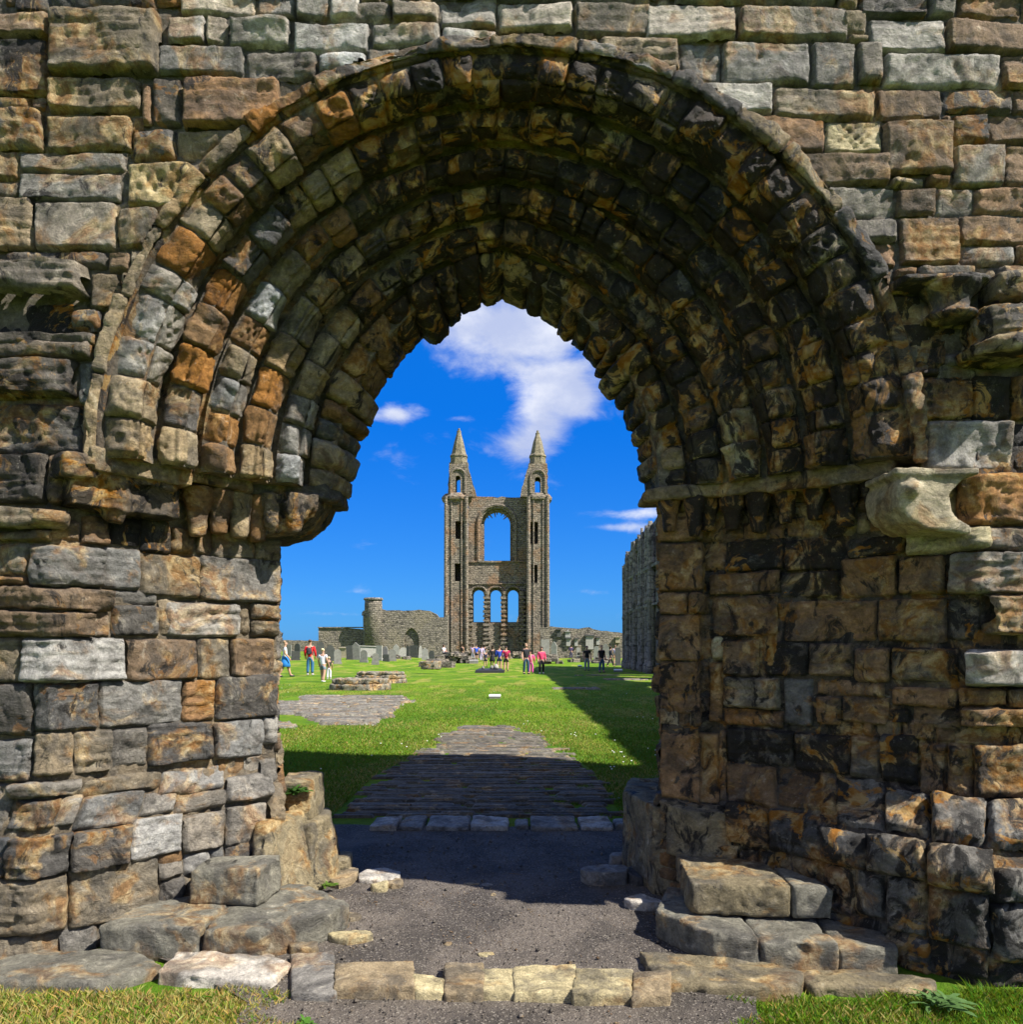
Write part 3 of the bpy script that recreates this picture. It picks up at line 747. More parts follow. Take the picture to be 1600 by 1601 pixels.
# left capitals, abacus and the projecting corbel that carries the inner rings
def capital(x, y, r, z0, z1, col, stain, lean=0):
    m = MB(); h = z1-z0
    m.lathe(x, y, [(r*.55, z0), (r*.62, z0+h*.15), (r*.72, z0+h*.45), (r*1.05, z0+h*.8), (r*1.1, z1)], 12)
    return pchild(rock('capital', m, col, stain, .012, 1, .7, parent=portal))
ab = MB(); s2 = LEFT.s
slab_prism(ab, along(LEFT, s2[1]+.12, s2[2]+.05, .20, -.15, 2.6), 2.54, 2.66)
slab_prism(ab, along(LEFT, s2[2]+.02, s2[3]-.28, .18, -.15, 2.6), 2.565, 2.645)
pchild(rock('abacus', ab, PAL['t'], .25, .012, 1, .8, True, portal))
ab = MB(); slab_prism(ab, [(-1.78, 4.62), (-1.42, 4.82), (-1.17, 4.84), (-1.12, 5.0), (-1.14, 5.36), (-1.7, 5.36)], 2.555, 2.64)
pchild(rock('abacus', ab, PAL['d'], .25, .012, 1, .7, True, portal))
cb = MB(); poly_prism(cb, [(-1.85, 2.57), (-1.21, 2.57), (-1.23, 2.50), (-1.29, 2.42), (-1.38, 2.35), (-1.55, 2.31), (-1.85, 2.31)], 4.80, 5.32)
for x in (-1.66, -1.5, -1.36): cb.lathe(x, 4.80, [(.03, 2.33), (.05, 2.38), (.075, 2.5), (.08, 2.57)], 10)
pchild(rock('corbel', cb, (.17, .135, .10), .50, .012, 1, .9, False, portal))
for f, z0 in ((.22, 2.27), (.40, 2.30), (.58, 2.29), (.76, 2.28)):
    P = LEFT.fn(np.array([s2[2]*(1-f)+s2[3]*f]), np.array([2.5]))[0]
    capital(P[0]+.03, P[1]-.06, .085, z0, 2.56, PAL[rnd.choice('tb')], .3)
cb = MB(); slab_prism(cb, along(LEFT, s2[1]+.05, s2[2]-.02, .13, -.1, 2.4), 2.36, 2.52); cb.lathe(-2.17, 4.18, [(.04, 2.30), (.09, 2.37), (.11, 2.5)], 12)
slab_prism(cb, along(LEFT, s2[1]+.0, s2[2]-.05, .17, -.1, 2.6), 2.50, 2.62)
pchild(rock('capital', cb, (.16, .125, .09), .55, .013, 1, .9, True, portal))
# right capitals
s3 = RIGHT.s
ab = MB(); slab_prism(ab, along(RIGHT, s3[1]-.02, s3[4]+.2, .14, -.15, 2.6), 2.545, 2.625)
slab_prism(ab, along(RIGHT, s3[4]+.18, s3[5]+.12, .16, -.15, 2.6), 2.53, 2.63); slab_prism(ab, [(.84, 4.92), (1.0, 4.9), (1.0, 5.25), (.86, 5.25)], 2.56, 2.60)
pchild(rock('abacus', ab, PAL['t'], .35, .012, 1, .5, True, portal))
for i, f in enumerate(np.linspace(.03, .93, 9)):
    s_ = s3[1]+(s3[5]+.05-s3[1])*f+.06; P = RIGHT.fn(np.array([s_]), np.array([2.4]))[0]; d = RIGHT.fn(np.array([s_+.02]), np.array([2.4]))[0]-P; nrm = np.array([d[1], -d[0]])/np.hypot(d[0], d[1])
    capital(P[0]+nrm[0]*.05, P[1]+nrm[1]*.05, rnd.uniform(.065, .085), 2.28+rnd.uniform(0, .08), 2.56, PAL[rnd.choice('kbb')], .7)
m = MB(); poly_prism(m, [(1.97, 2.50), (1.95, 2.41), (1.965, 2.33), (2.02, 2.26), (2.10, 2.22), (2.32, 2.19), (2.34, 2.22), (2.24, 2.29), (2.22, 2.40), (2.30, 2.48)], 3.88, 4.25); m.box(1.93, 2.36, 3.86, 4.2, 2.49, 2.525); m.lathe(2.02, 3.875, [(.015, 2.38), (.04, 2.40), (.045, 2.43), (.02, 2.46)], 10)
pchild(rock('capital', m, (.56, .49, .36), .16, .013, 2, .6, False, portal))
# string course canopy and carved bracket on the right
m = MB(); m.lathe(2.27, 3.98, [(.11, 3.30), (.14, 3.32), (.09, 3.36), (.10, 3.42), (.15, 3.46), (.16, 3.49)], 14)
pchild(rock('string_bracket', m, PAL['d'], .45, .012, 1, .6, False, portal))
m = MB(); m.lathe(2.52, 3.95, [(.20, 3.09), (.22, 3.13), (.16, 3.17), (.18, 3.26), (.14, 3.34), (.06, 3.36)], 14); m.box(2.5, 2.95, 3.84, 4.05, 3.15, 3.32, .02)
pchild(rock('carved_bracket', m, (.30, .25, .17), .60, .012, 1, 1.3, True, portal))

# ------------------------------------------------------------------ step slabs and blocks at the foot of the doorway
def pxX(px, Y): return (px-800)/F*Y
BL = [  # polygon in plan, z0, z1, colour, stain, label
 ([(-2.17, 4.02), (-1.62, 3.96), (-1.60, 4.55), (-2.1, 4.4)], -.03, .165, 'g', .12, 'long grey mossy step slab at the foot of the left jamb'),
 ([(-1.61, 3.97), (-1.28, 3.93), (-1.0, 4.22), (-.93, 4.42), (-1.3, 4.75), (-1.62, 4.55)], -.02, .16, 'g', .10, 'broad pointed step slab with yellow lichen, reaching into the doorway from the left'),
 ([(-1.82, 4.33), (-1.42, 4.30), (-1.38, 4.62), (-1.80, 4.6)], .16, .37, 'g', .15, 'squared grey block sitting on top of the left step slabs'),
 ([(-1.56, 4.60), (-1.44, 4.50), (-1.24, 5.0), (-1.20, 5.35), (-1.5, 5.3), (-1.62, 4.80), (-1.53, 4.76), (-1.40, 5.05), (-1.36, 5.3), (-1.6, 5.3)], .02, .52, 't', .2, 'tall slanting buff block leaning at the inner foot of the left jamb'),
 ([(-1.40, 5.0), (-1.29, 4.94), (-1.17, 5.3), (-1.22, 5.6), (-1.46, 5.6), (-1.38, 5.05), (-1.30, 5.02), (-1.25, 5.3), (-1.30, 5.5), (-1.46, 5.5)], .0, .46, 't', .15, 'yellowish upright block closing the back of the left jamb'),
 ([(-1.55, 5.12), (-1.33, 5.12), (-1.32, 5.42), (-1.58, 5.42)], .45, .735, 't', .12, 'rounded mossy block with a green weed growing on it'),
 ([(-1.26, 5.35), (-1.14, 5.38), (-1.16, 5.62), (-1.28, 5.6)], -.02, .13, 't', .05, 'small buff stub of stone at the back corner of the left jamb'),
 ([(-2.75, 3.66), (-1.95, 3.60), (-1.72, 3.80), (-1.95, 4.0), (-2.9, 4.02)], -.06, .045, 'g', .10, 'wide flat grey footing slab beside the yellowing grass at the left'),
 ([(-1.72, 3.72), (-1.14, 3.62), (-1.10, 3.85), (-1.25, 3.98), (-1.75, 4.0)], -.06, .05, 'w', .06, 'flat white-scoured footing slab left of the threshold'),
 ([(.97, 4.17), (1.50, 4.10), (1.53, 4.62), (1.02, 4.75)], .17, .345, 't', .10, 'big pale upper step slab against the right jamb'),
 ([(1.505, 4.10), (1.70, 4.08), (1.72, 4.4), (1.54, 4.55)], .17, .335, 'g', .10, 'small rounded end stone beside the pale upper step slab at the right'),
 ([(.80, 4.25), (1.02, 3.90), (1.24, 3.83), (1.28, 4.6), (.95, 4.7)], .0, .165, 'g', .12, 'lower step slab with a sharp undercut corner at the right of the doorway'),
 ([(1.245, 3.83), (1.62, 3.80), (1.64, 4.3), (1.28, 4.5)], -.02, .15, 'g', .12, 'middle slab of the lower right step with lichen along its lip'),
 ([(1.625, 3.80), (1.92, 3.80), (1.95, 4.1), (1.66, 4.25)], -.03, .13, 'g', .15, 'rightmost slab of the lower right step, its top crumbled'),
 ([(.66, 3.98), (.70, 3.60), (1.32, 3.53), (1.42, 3.72), (1.30, 3.84), (.95, 3.93)], -.06, .055, 't', .10, 'large smooth flagstone at the right end of the threshold'),
 ([(1.42, 3.60), (1.95, 3.55), (2.05, 3.7), (1.85, 3.80), (1.38, 3.82)], -.07, .035, 't', .12, 'low flagstone beside the green grass at the right'),
 ([(.80, 5.55), (.92, 4.98), (1.12, 4.86), (1.3, 5.0), (1.22, 6.1), (.95, 6.15)], .0, .57, 't', .22, 'massive block with an orange corner at the inner foot of the right jamb'),
 ([(.98, 4.88), (1.10, 4.70), (1.35, 4.66), (1.3, 4.95)], .3, .62, 't', .25, 'squared buff block bonded into the right jamb above the steps'),
]
for (pl, z0, z1, c, st, lab) in BL:
    m = MB(); tp = None
    if len(pl) == 10: pl, tp = pl[:5], pl[5:]
    slab_prism(m, pl, z0, z1, tp)
    tag(rock('step_stone', m, dict(PAL, g=(.20, .19, .155), t=(.26, .22, .145))[c], st+.12, .017, 3, .85, False), lab, 'stone block', 'worn stones at the foot of the doorway')

# front threshold
TH = [(455, 525, 1484, 1548, 'g', 'grey cornerstone at the left end of the front threshold with a white fleck'), (525, 646, 1501, 1546, 't', 'widest smooth buff stone in the front threshold'),
      (646, 697, 1524, 1546, 'y', 'small cracked yellow stone in the front threshold'), (697, 760, 1504, 1548, 't', 'broken buff stone in the middle of the front threshold'), (752, 803, 1510, 1548, 'y', 'ochre stone in the middle of the front threshold'),
      (805, 897, 1507, 1551, 'y', 'clean cut buff stone in the front threshold right of the ochre one'), (897, 988, 1511, 1553, 'y', 'buff stone with a pale chip in the front threshold'), (990, 1045, 1516, 1556, 't', 'rounded worn stone in the front threshold beside the large flagstone')]
for (xa, xb, ya, yb, c, lab) in TH:
    Yb = (EYE-.06)*F/(ya-HOR); Yf = (EYE-.06)*F/(yb-HOR); j = lambda: rnd.uniform(-.012, .012)
    pl = [(pxX(xa-1, Yf)+j(), Yf+j()), (pxX(xb+1, Yf)+j(), Yf+j()), (pxX(xb+1, Yb)+j(), Yb+j()), (pxX(xa-1, Yb)+j(), Yb+j())]
    m = MB(); slab_prism(m, pl, -.08, .058+rnd.uniform(-.008, .008))
    tag(rock('threshold_stone', m, PAL[c], .07, .012, 2, .55), lab, 'threshold stone', 'stones of the front threshold')
TB = [(574, 621, 'leftmost pale stone of the back threshold in the shade'), (622, 662, 'split stone in the back threshold, second from its left end'), (664, 735, 'long plain stone left of centre in the back threshold'), (734, 796, 'bluish stone at the centre of the back threshold'),
      (805, 828, 'small chip of stone in the back threshold gap'), (830, 906, 'long brownish stone right of centre in the back threshold'), (908, 961, 'narrow grey stone near the right end of the back threshold'), (963, 992, 'half buried last stone at the right of the back threshold')]
for i, (xa, xb, lab) in enumerate(TB):
    sm = xb-xa < 30; Yf, Yb = (6.72, 6.98) if sm else (6.66, 7.06)
    pl = [(pxX(xa+1.5, Yf), Yf), (pxX(xb-1.5, Yf), Yf-.01), (pxX(xb-1.5, Yf), Yb), (pxX(xa+1.5, Yf), Yb)]
    m = MB(); slab_prism(m, pl, -.08, .05)
    tag(rock('threshold_stone', m, PAL['g' if i % 3 else 'w'], .05, .016, 2, .7), lab, 'threshold stone', 'stones of the back threshold')
# loose stones: px box on the ground, height
LO = [(520, 560, 1355, 1392, .05, 't', 'rough buff rubble stone beside the left jamb foot'), (558, 632, 1357, 1386, .035, 'w', 'flat pale stone lying on the gravel at the left, largest of its cluster'), (578, 608, 1376, 1398, .05, 'y', 'knobbly yellow stone in front of the flat pale one'),
      (602, 630, 1372, 1392, .04, 't', 'small round stone at the right end of the left cluster'), (515, 582, 1452, 1480, .045, 'y', 'buff stone half sunk in gravel behind the threshold corner'), (536, 566, 1424, 1444, .035, 't', 'small buff stone under the tip of the pointed step slab'),
      (452, 500, 1470, 1496, .06, 't', 'rounded stone wedged under the left step slab'),
      (906, 982, 1348, 1388, .10, 'g', 'bulky grey boulder on the gravel near the right jamb'), (952, 992, 1332, 1358, .08, 'g', 'smaller grey stone behind the bulky boulder'), (980, 1005, 1354, 1390, .08, 'd', 'dark stone tucked between boulder and right jamb'),
      (974, 1040, 1398, 1428, .06, 'w', 'pointed pale flake of stone in front of the right jamb'),
      (722, 752, 1376, 1386, .012, 't', 'thin stone flake bedded in the gravel, left of the pair'), (752, 772, 1380, 1388, .012, 'g', 'thin grey flake bedded in the gravel, right of the pair'), (745, 775, 1490, 1500, .015, 'y', 'pale flake of stone just behind the threshold'),
      (692, 708, 1475, 1482, .01, 't', 'tiny buff flake in the gravel, farther left'), (792, 840, 1361, 1369, .012, 'b', 'brown flat stone flake in the shaded gravel'), (766, 778, 1396, 1404, .012, 't', 'tiny buff flake in the sunlit gravel edge')]
for (xa, xb, ya, yb, h, c, lab) in LO:
    xA, yB = G((xa+xb)/2, ya, h); xf, yF = G((xa+xb)/2, yb, 0); yB = max(yB, yF+.06)
    ym = (yF+yB)/2; X0, X1 = pxX(xa, ym), pxX(xb, ym); n = 8; m = MB(); pl = []
    for i in range(n):
        a = 2*math.pi*i/n; q = rnd.uniform(.85, 1.12); pl.append(((X0+X1)/2+(X1-X0)/2*q*math.copysign(abs(math.cos(a))**.7, math.cos(a)), ym+(yB-yF)/2*q*math.sin(a)))
    slab_prism(m, pl, -.03, h)
    tag(rock('loose_stone', m, PAL[c], .06, .009 if h > .03 else .007, 2, .5 if h > .03 else .2), lab, 'loose stone', 'loose stones on the gravel')

# ------------------------------------------------------------------ paving strips in the nave
def paved(name, quads, colr, kind='structure', t=.115, zt=.02, drop=.0):
    """rows of narrow flags set on edge across the path, gaps between them"""
    pile = Pile()
    for (y0, y1, xa0, xb0, xa1, xb1, grass) in quads:
        y = y0
        while y < y1:
            th = rnd.uniform(t*.55, t*1.25); f = (y-y0)/(y1-y0); xa = xa0+(xa1-xa0)*f+rnd.gauss(0, .06); xb = xb0+(xb1-xb0)*f+rnd.gauss(0, .06); x = xa
            while x < xb-.05:
                L_ = min(rnd.uniform(.4, 1.4), xb-x)
                edge = min(x-xa, xb-x-L_)
                if rnd.random() > grass*(2.0 if edge < .4 else .7) and L_ > .08:
                    z = zt+rnd.uniform(-.008, .008); c = np.array(colr)*rnd.uniform(.62, 1.3)
                    nu = max(3, int(L_/.06)); nv = 5
                    a, b = np.meshgrid(np.linspace(0, 1, nu), np.array([0, .12, .5, .88, 1]), indexing='ij')
                    P = np.stack([x+.008+(L_-.016)*a, y+.006+(th-.012)*b, 0*a], -1)
                    P[..., 1] += gnoise(np.stack([P[..., 0]*2.2, P[..., 1]*0+y*.8, P[..., 0]*0], -1))*.035
                    hz = np.where((b == 0) | (b == 1), -.05, z)+gnoise(P*9)*.008+gz(P[..., 0], P[..., 1])
                    hz = np.where((a == 0) | (a == 1), -.05, hz); P[..., 2] = hz
                    C = np.empty(P.shape[:2]+(4,)); C[..., :3] = c; C[..., 3] = .10; pile.grid(P, C)
                x += L_
            y += th
    o = pile.build(name, None); o['kind'] = kind; return o
def row(py): return EYE*F/(py-HOR)
paved('paved_path', [(row(1278)+.0, row(1240), pxX(522, 7.2), pxX(975, 7.2), pxX(562, 8.35), pxX(962, 8.35), .0), (row(1240), row(1205), pxX(562, 8.35), pxX(962, 8.35), pxX(600, 9.8), pxX(930, 9.8), .03),
                     (row(1205), row(1172), pxX(605, 9.8), pxX(925, 9.8), pxX(655, 11.7), pxX(890, 11.7), .08), (row(1172), row(1148), pxX(678, 11.7), pxX(862, 11.7), pxX(682, 13.6), pxX(852, 13.6), .09),
                     (row(1148), row(1135), pxX(712, 13.6), pxX(815, 13.6), pxX(715, 15), pxX(806, 15), .02)], (.165, .150, .125))
paved('paved_floor', [(row(1133), row(1118), pxX(500, 15.3), pxX(590, 15.3), pxX(470, 17.2), pxX(615, 17.2), .03), (row(1118), row(1098), pxX(415, 17.2), pxX(612, 17.2), pxX(415, 20.6), pxX(632, 20.6), .02),
                      (row(1098), row(1089), pxX(462, 20.8), pxX(650, 20.8), pxX(470, 23), pxX(625, 23), .03), (row(1138), row(1132), pxX(415, 14.8), pxX(466, 14.8), pxX(415, 15.4), pxX(455, 15.4), .05)], (.21, .195, .165), t=.20, zt=.05)
paved('grave_slabs', [(26.5, 27.4, 6.0-4.6, 3.2, 1.5, 3.1, .1), (33, 34, 4.0, 6.6, 4, 6.5, .2), (38, 38.8, 3.2, 5.5, 3.2, 5.5, .2)], (.17, .155, .13), t=.3, zt=.03)

# ------------------------------------------------------------------ grass blades
def blades(name, n, region, hmin, hmax, wid, dry=.2, seed=3, keep=None, kindlab=None):
    rs = np.random.RandomState(seed); X, Y = region(rs, n)
    if keep is not None:
        k = keep(X, Y); X, Y = X[k], Y[k]
    n = len(X); Z = gz(X, Y)-.008
    h = rs.uniform(hmin, hmax, n)*(1+.5*gnoise(np.stack([X*2, Y*2, X*0], -1)))
    an = rs.uniform(0, 2*math.pi, n); wd = wid*rs.uniform(.6, 1.3, n)
    lx = rs.normal(0, .35, n)*h; ly = rs.normal(0, .35, n)*h
    V = np.empty((n, 4, 3)); c, s_ = np.cos(an)*wd, np.sin(an)*wd
    V[:, 0] = np.stack([X-c, Y-s_, Z], -1); V[:, 1] = np.stack([X+c, Y+s_, Z], -1)
    V[:, 2] = np.stack([X+c*.5+lx*.5, Y+s_*.5+ly*.5, Z+h*.6], -1); V[:, 3] = np.stack([X+lx*1.3, Y+ly*1.3, Z+h], -1)
    F1 = np.arange(n)[:, None]*4+np.array([[0, 1, 2]]); F2 = np.arange(n)[:, None]*4+np.array([[0, 2, 3]])
    dn = gnoise(np.stack([X*.9, Y*.5, X*0+5], -1))+.35*gnoise(np.stack([X*5, Y*5, X*0+9], -1))
    isdry = rs.rand(n) < np.clip(dry+dn*.9, 0.02, .9)
    g = np.stack([rs.uniform(.07, .17, n), rs.uniform(.14, .26, n), rs.uniform(.006, .02, n)], -1); dcol = np.stack([rs.uniform(.28, .46, n), rs.uniform(.24, .36, n), rs.uniform(.06, .12, n)], -1)
    cc = np.where(isdry[:, None], dcol, g); C = np.ones((n, 4, 4)); C[..., :3] = cc[:, None]
    o = link(name, mesh_np(name, V.reshape(-1, 3), np.concatenate([F1, F2]), C.reshape(-1, 4)), BLADE, None, False); o['kind'] = 'stuff'; return o
def nearL(rs, n): return rs.uniform(-3.4, -.85, n), 2.6+rs.rand(n)*1.12
def keepL(X, Y): return (Y < 3.66+.06*np.sin(X*9)+.05*np.sin(X*23)-np.clip(X+2.0, -1, .0)*.02) & (X < -.98-.5*(Y-3.3)+.08*np.sin(Y*20)) & ~((X > -2.4) & (X < -1.55) & (Y > 3.62))
blades('grass', 42000, nearL, 0.018, .048, .0026, .66, 3, keepL)
def nearR(rs, n): return rs.uniform(.95, 3.4, n), 2.6+rs.rand(n)*1.15
blades('grass', 42000, nearR, .02, .05, .0026, .04, 4, lambda X, Y: (X > 1.02+.1*np.sin(Y*17)) & (Y < 3.52+.12*sst(1.3, 2.6, X)+.03*np.sin(X*15)))
def lawnreg(rs, n):
    v = rs.rand(n); Y = 1/(1/7.1*(1-v)+1/30*v); X = rs.uniform(-.33, .21, n)*Y; return X, Y
def offpath(X, Y):
    ylim = np.where((X > -2.0) & (X < 1.35), 7.12, 6.5)
    inpath = (Y > 7.0) & (Y < 15) & (X > np.interp(Y, [7.2, 9.8, 11.7, 15], [-1.72, -1.68, -1.25, -1.1])) & (X < np.interp(Y, [7.2, 9.8, 11.7, 15], [1.05, 1.05, .8, .1]))
    infl = (Y > 15.2) & (Y < 23) & (X < np.interp(Y, [15.2, 17, 20.5, 23], [-2.7, -2.7, -2.9, -2.8])) & (X > -6.6)
    r_ = gnoise(np.stack([X*3, Y*3, X*0], -1)) > .22
    return (Y > ylim) & (~inpath | (r_ & (X > .2))) & ~infl
blades('grass', 170000, lawnreg, .018, .045, .006, .10, 5, offpath)
# daisies and tiny white clover heads
def daisies(n=300):
    rs = np.random.RandomState(21); v = rs.rand(n); Y = 1/(1/8.*(1-v)+1/38*v); X = rs.uniform(-.30, .19, n)*Y; k = offpath(X, Y) & ((gnoise(np.stack([X*.8, Y*.35, X*0+2], -1)) > .16)); X, Y = X[k], Y[k]
    mb = MB()
    for x, y in zip(X, Y): mb.lathe(x, y, [(.004, gzf(x, y)+.025), (.013, gzf(x, y)+.036), (.004, gzf(x, y)+.042)], 5)
    o = mb.build('daisies', plain('daisy_white', (.75, .75, .7)), None); o['kind'] = 'stuff'
daisies()
# loose gravel
def pebbles():
    rs = np.random.RandomState(5); n = 5200; Y = 1/(1/3.2*(1-rs.rand(n))+1/6.6*rs.rand(n)); Y = rs.uniform(3.0, 6.7, n); X = rs.uniform(-1.15, 1.0, n)
    base = np.array([(1, 0, 0), (0, 1, 0), (-1, 0, 0), (0, -1, 0), (0, 0, .7), (0, 0, -.7)], float); Ft = np.array([(0, 1, 4), (1, 2, 4), (2, 3, 4), (3, 0, 4), (1, 0, 5), (2, 1, 5), (3, 2, 5), (0, 3, 5)])
    r = rs.uniform(.0022, .0065, n)*(1+(rs.rand(n) < .03)*1.6); a = rs.uniform(0, 6.28, n); c, s_ = np.cos(a), np.sin(a)
    B = base[None]*(1+rs.uniform(-.3, .3, (n, 6, 3))); V = np.empty((n, 6, 3))
    V[..., 0] = X[:, None]+r[:, None]*(B[..., 0]*c[:, None]-B[..., 1]*s_[:, None]); V[..., 1] = Y[:, None]+r[:, None]*(B[..., 0]*s_[:, None]+B[..., 1]*c[:, None]); V[..., 2] = .014+r[:, None]*(.4+B[..., 2])
    g = rs.uniform(.06, .30, n); C = np.ones((n, 6, 4)); C[..., :3] = (g[:, None]*np.array([[1, .88, .76]]))[:, None]; C[..., 3] = 0
    o = link('gravel', mesh_np('gravel', V.reshape(-1, 3), (np.arange(n)[:, None, None]*6+Ft[None]).reshape(-1, 3), C.reshape(-1, 4)), STONE, None, False); o['kind'] = 'stuff'
pebbles()
# small plants
def weed(name, x, y, z, n, L, w_, col, label, up=.5):
    mb = MB()
    for i in range(n):
        a = rnd.uniform(0, 6.28); l = L*rnd.uniform(.5, 1.1); e = rnd.uniform(.15, up+.4); d = Vector((math.cos(a)*math.cos(e), math.sin(a)*math.cos(e), math.sin(e))); s_ = Vector((-math.sin(a), math.cos(a), 0))
        p = Vector((x, y, z))+Vector((rnd.uniform(-1, 1), rnd.uniform(-1, 1), rnd.uniform(0, .8)))*L*.35
        pts = []
        for k in range(5):
            f = k/4; c = p+d*l*f+Vector((0, 0, -l*.35*f*f)); ww = w_*math.sin(math.pi*min(.98, .12+f*.86))*(1+.35*((k % 2)*2-1))
            pts += [c-s_*ww, c+s_*ww+Vector((0, 0, .003))]
        mb.add(pts, [(2*k, 2*k+1, 2*k+3, 2*k+2) for k in range(4)])
    me = mb.mesh(name); setcol(me, col); o = link(name, me, BLADE, None, False); return tag(o, label, 'plant')
weed('weed', pxX(464, 5.1), 5.1, .64, 90, .09, .012, (.05, .12, .02), 'dark green leafy weed growing over the mossy block of the left jamb')
weed('thistle', pxX(1470, 3.42), 3.42, .02, 34, .14, .012, (.09, .17, .05), 'spiky rosette weed in the green grass at the bottom right', .35)
weed('weed', pxX(512, 5.0), 5.0, .05, 26, .06, .008, (.09, .16, .02), 'small tuft of weed among the rubble beside the left jamb foot')
weed('weed', pxX(478, 3.3), 3.3, .0, 26, .05, .008, (.07, .17, .02), 'little green plant at the gravel edge beside the yellowing grass', .3)

# ------------------------------------------------------------------ east gable with twin turrets, about 100 m away
TD = 102.0; TS = F/TD
def tx(zx): return (660+zx/4.004-800)/TS
def tz(zy): return EYE+(HOR-(650+zy/4.004))/TS
tb = -.5
tower = thing('east_gable', 'tall ruined gable with twin spired turrets, one big arched window and three lancets', 'ruined gable', ((tx(150)+tx(790))/2, TD, tb))
def tchild(o): o.location = (-tower.location.x, -tower.location.y, -tower.location.z); return o
def jag(p, q, n, a):
    return [(p[0]+(q[0]-p[0])*i/n+(rnd.uniform(-a, a) if 0 < i < n else 0), p[1]+(q[1]-p[1])*i/n+(rnd.uniform(-a, a) if 0 < i < n else 0)) for i in range(n)]
xl, xr = tx(290), tx(660)
# central wall
def big(g=0): return arch_hole(tx(470), (tx(552)-tx(388))/2+g, tz(672), (tz(595)-tz(672))+g, tz(905)-g*.3)
lanc = [(320, 388), (428, 496), (538, 604)]
def lan(a, b, g=0): return arch_hole(tx((a+b)/2), (tx(b)-tx(a))/2+g, tz(1122), (tz(1088)-tz(1122))+g, tz(1290)-g*.3, 14)
poly = [(xl, tb-1), (xr, tb-1), (xr, tz(510))]+jag((xr, tz(510)), (xl, tz(506)), 14, .09)[1:]+[(xl, tz(506))]
mb = MB(); V, Fs = prism_xz(poly, [big(.35)]+[lan(a, b, .28) for a, b in lanc], TD, TD+.7); mb.add(V, Fs)
V, Fs = prism_xz([(x, z-.03 if z > 5 else z) for x, z in poly], [big(0)]+[lan(a, b) for a, b in lanc], TD+.702, TD+1.6); mb.add(V, Fs)
tchild(mb.build('gable_wall', TOWER, tower))
# ring moulding round the big window and lancets
def ringtube(hole, y, r, close=False):
    m = MB()
    for p, q in zip(hole[:-1], hole[1:]): m.tube((p[0], y, p[1]), (q[0], y, q[1]), r, r, 6)
    return m
m = ringtube(big(.75), TD-.05, .22); tchild(m.build('window_arch', TOWER, tower))
for a, b in lanc: tchild(ringtube(lan(a, b, .42), TD-.03, .16).build('window_arch', TOWER, tower))
m = MB()
for i in range(9):   # broken cusps hanging in the head of the window
    a = R(40+i*12.5); cx, cz = tx(470), tz(672); rr = (tx(552)-tx(388))/2
    p = Vector((cx+rr*math.cos(a), TD+1.1, cz+rr*math.sin(a)*.98)); l = rnd.uniform(.2, .75); m.tube(p+Vector((math.cos(a)*.2, 0, math.sin(a)*.2)), p-Vector((math.cos(a)*l*.6+rnd.uniform(-.2, .2), 0, math.sin(a)*l)), .16, .05, 5)
tchild(m.build('broken_tracery', TOWER, tower))
m = MB(); m.box(xl, xr, TD-.22, TD, tz(1056), tz(1048)); m.box(xl, xr, TD-.18, TD, tz(918), tz(908)); tchild(m.build('string_course', TOWER, tower))
for zx in (405, 515, 295, 628):
    m = MB(); x = tx(zx); m.lathe(x, TD-.12, [(.42, tb-1), (.42, tb+.8), (.3, tb+1.1), (.3, tz(1130)), (.4, tz(1115)), (.42, tz(1100))], 10)
    for k_ in range(14): z_ = tb+.6*k_; m.box(x-.45, x+.45, TD-.5, TD+.02, z_, z_+.3, .06)
    tchild(m.build('shaft', TOWER, tower))
# turrets
def turret(zx0, zx1, wins, tip, seed):
    cx = (tx(zx0)+tx(zx1))/2; hw = (tx(zx1)-tx(zx0))/2; y0, y1 = TD-1.7, TD+1.9; t = thing('x', '', '') if False else None
    holes = [[(tx(a), tz(d)), (tx(a), tz(b)), (tx(c), tz(b)), (tx(c), tz(d))] for a, b, c, d in wins]
    zt = tz(520)
    outl = [(cx-hw-.12, tb-1), (cx+hw+.05, tb-1)]+jag((cx+hw+.05, tb), (cx+hw-.1, zt), 26, .07)+jag((cx+hw-.1, zt), (cx-hw, zt), 3, .02)[:]+jag((cx-hw, zt), (cx-hw-.12, tb), 26, .07)
    mb = MB(); V, Fs = prism_xz(outl, holes, y0, y0+2.4); mb.add(V, Fs)
    V, Fs = prism_xz([(x*.995+cx*.005, z) for x, z in outl], [], y0+2.402, y1); mb.add(V, Fs)
    tchild(mb.build('turret_body', TOWER, tower))
    m = MB()
    for (sx) in (-1, 1):
        for (yy_) in (y0-.06,):
            m.tube((cx+sx*(hw-.12), yy_, tb-1), (cx+sx*(hw-.16), yy_, zt), .26, .24, 8)
    m.tube((cx-hw*.42, y0-.05, tb), (cx-hw*.42, y0-.05, zt), .10, .10, 6); m.tube((cx+hw*.46, y0-.05, tb), (cx+hw*.46, y0-.05, zt), .10, .10, 6)
    tchild(m.build('shaft', TOWER, tower))
    m = MB(); cy = TD-.1
    m.lathe(cx, cy, [(hw*1.05, tz(560)), (hw*1.42, tz(535)), (hw*1.45, tz(522)), (hw*1.3, tz(508)), (hw*1.1, tz(495))], 8, R(22.5)); tchild(m.build('cornice', TOWER, tower))
    return cx, hw, cy
TW = [(150, 290, [(214, 672, 264, 782), (210, 932, 248, 1042)], 235, 232, 176, 290), (658, 790, [(676, 677, 724, 812), (683, 940, 721, 1052)], 722, 724, 665, 776)]
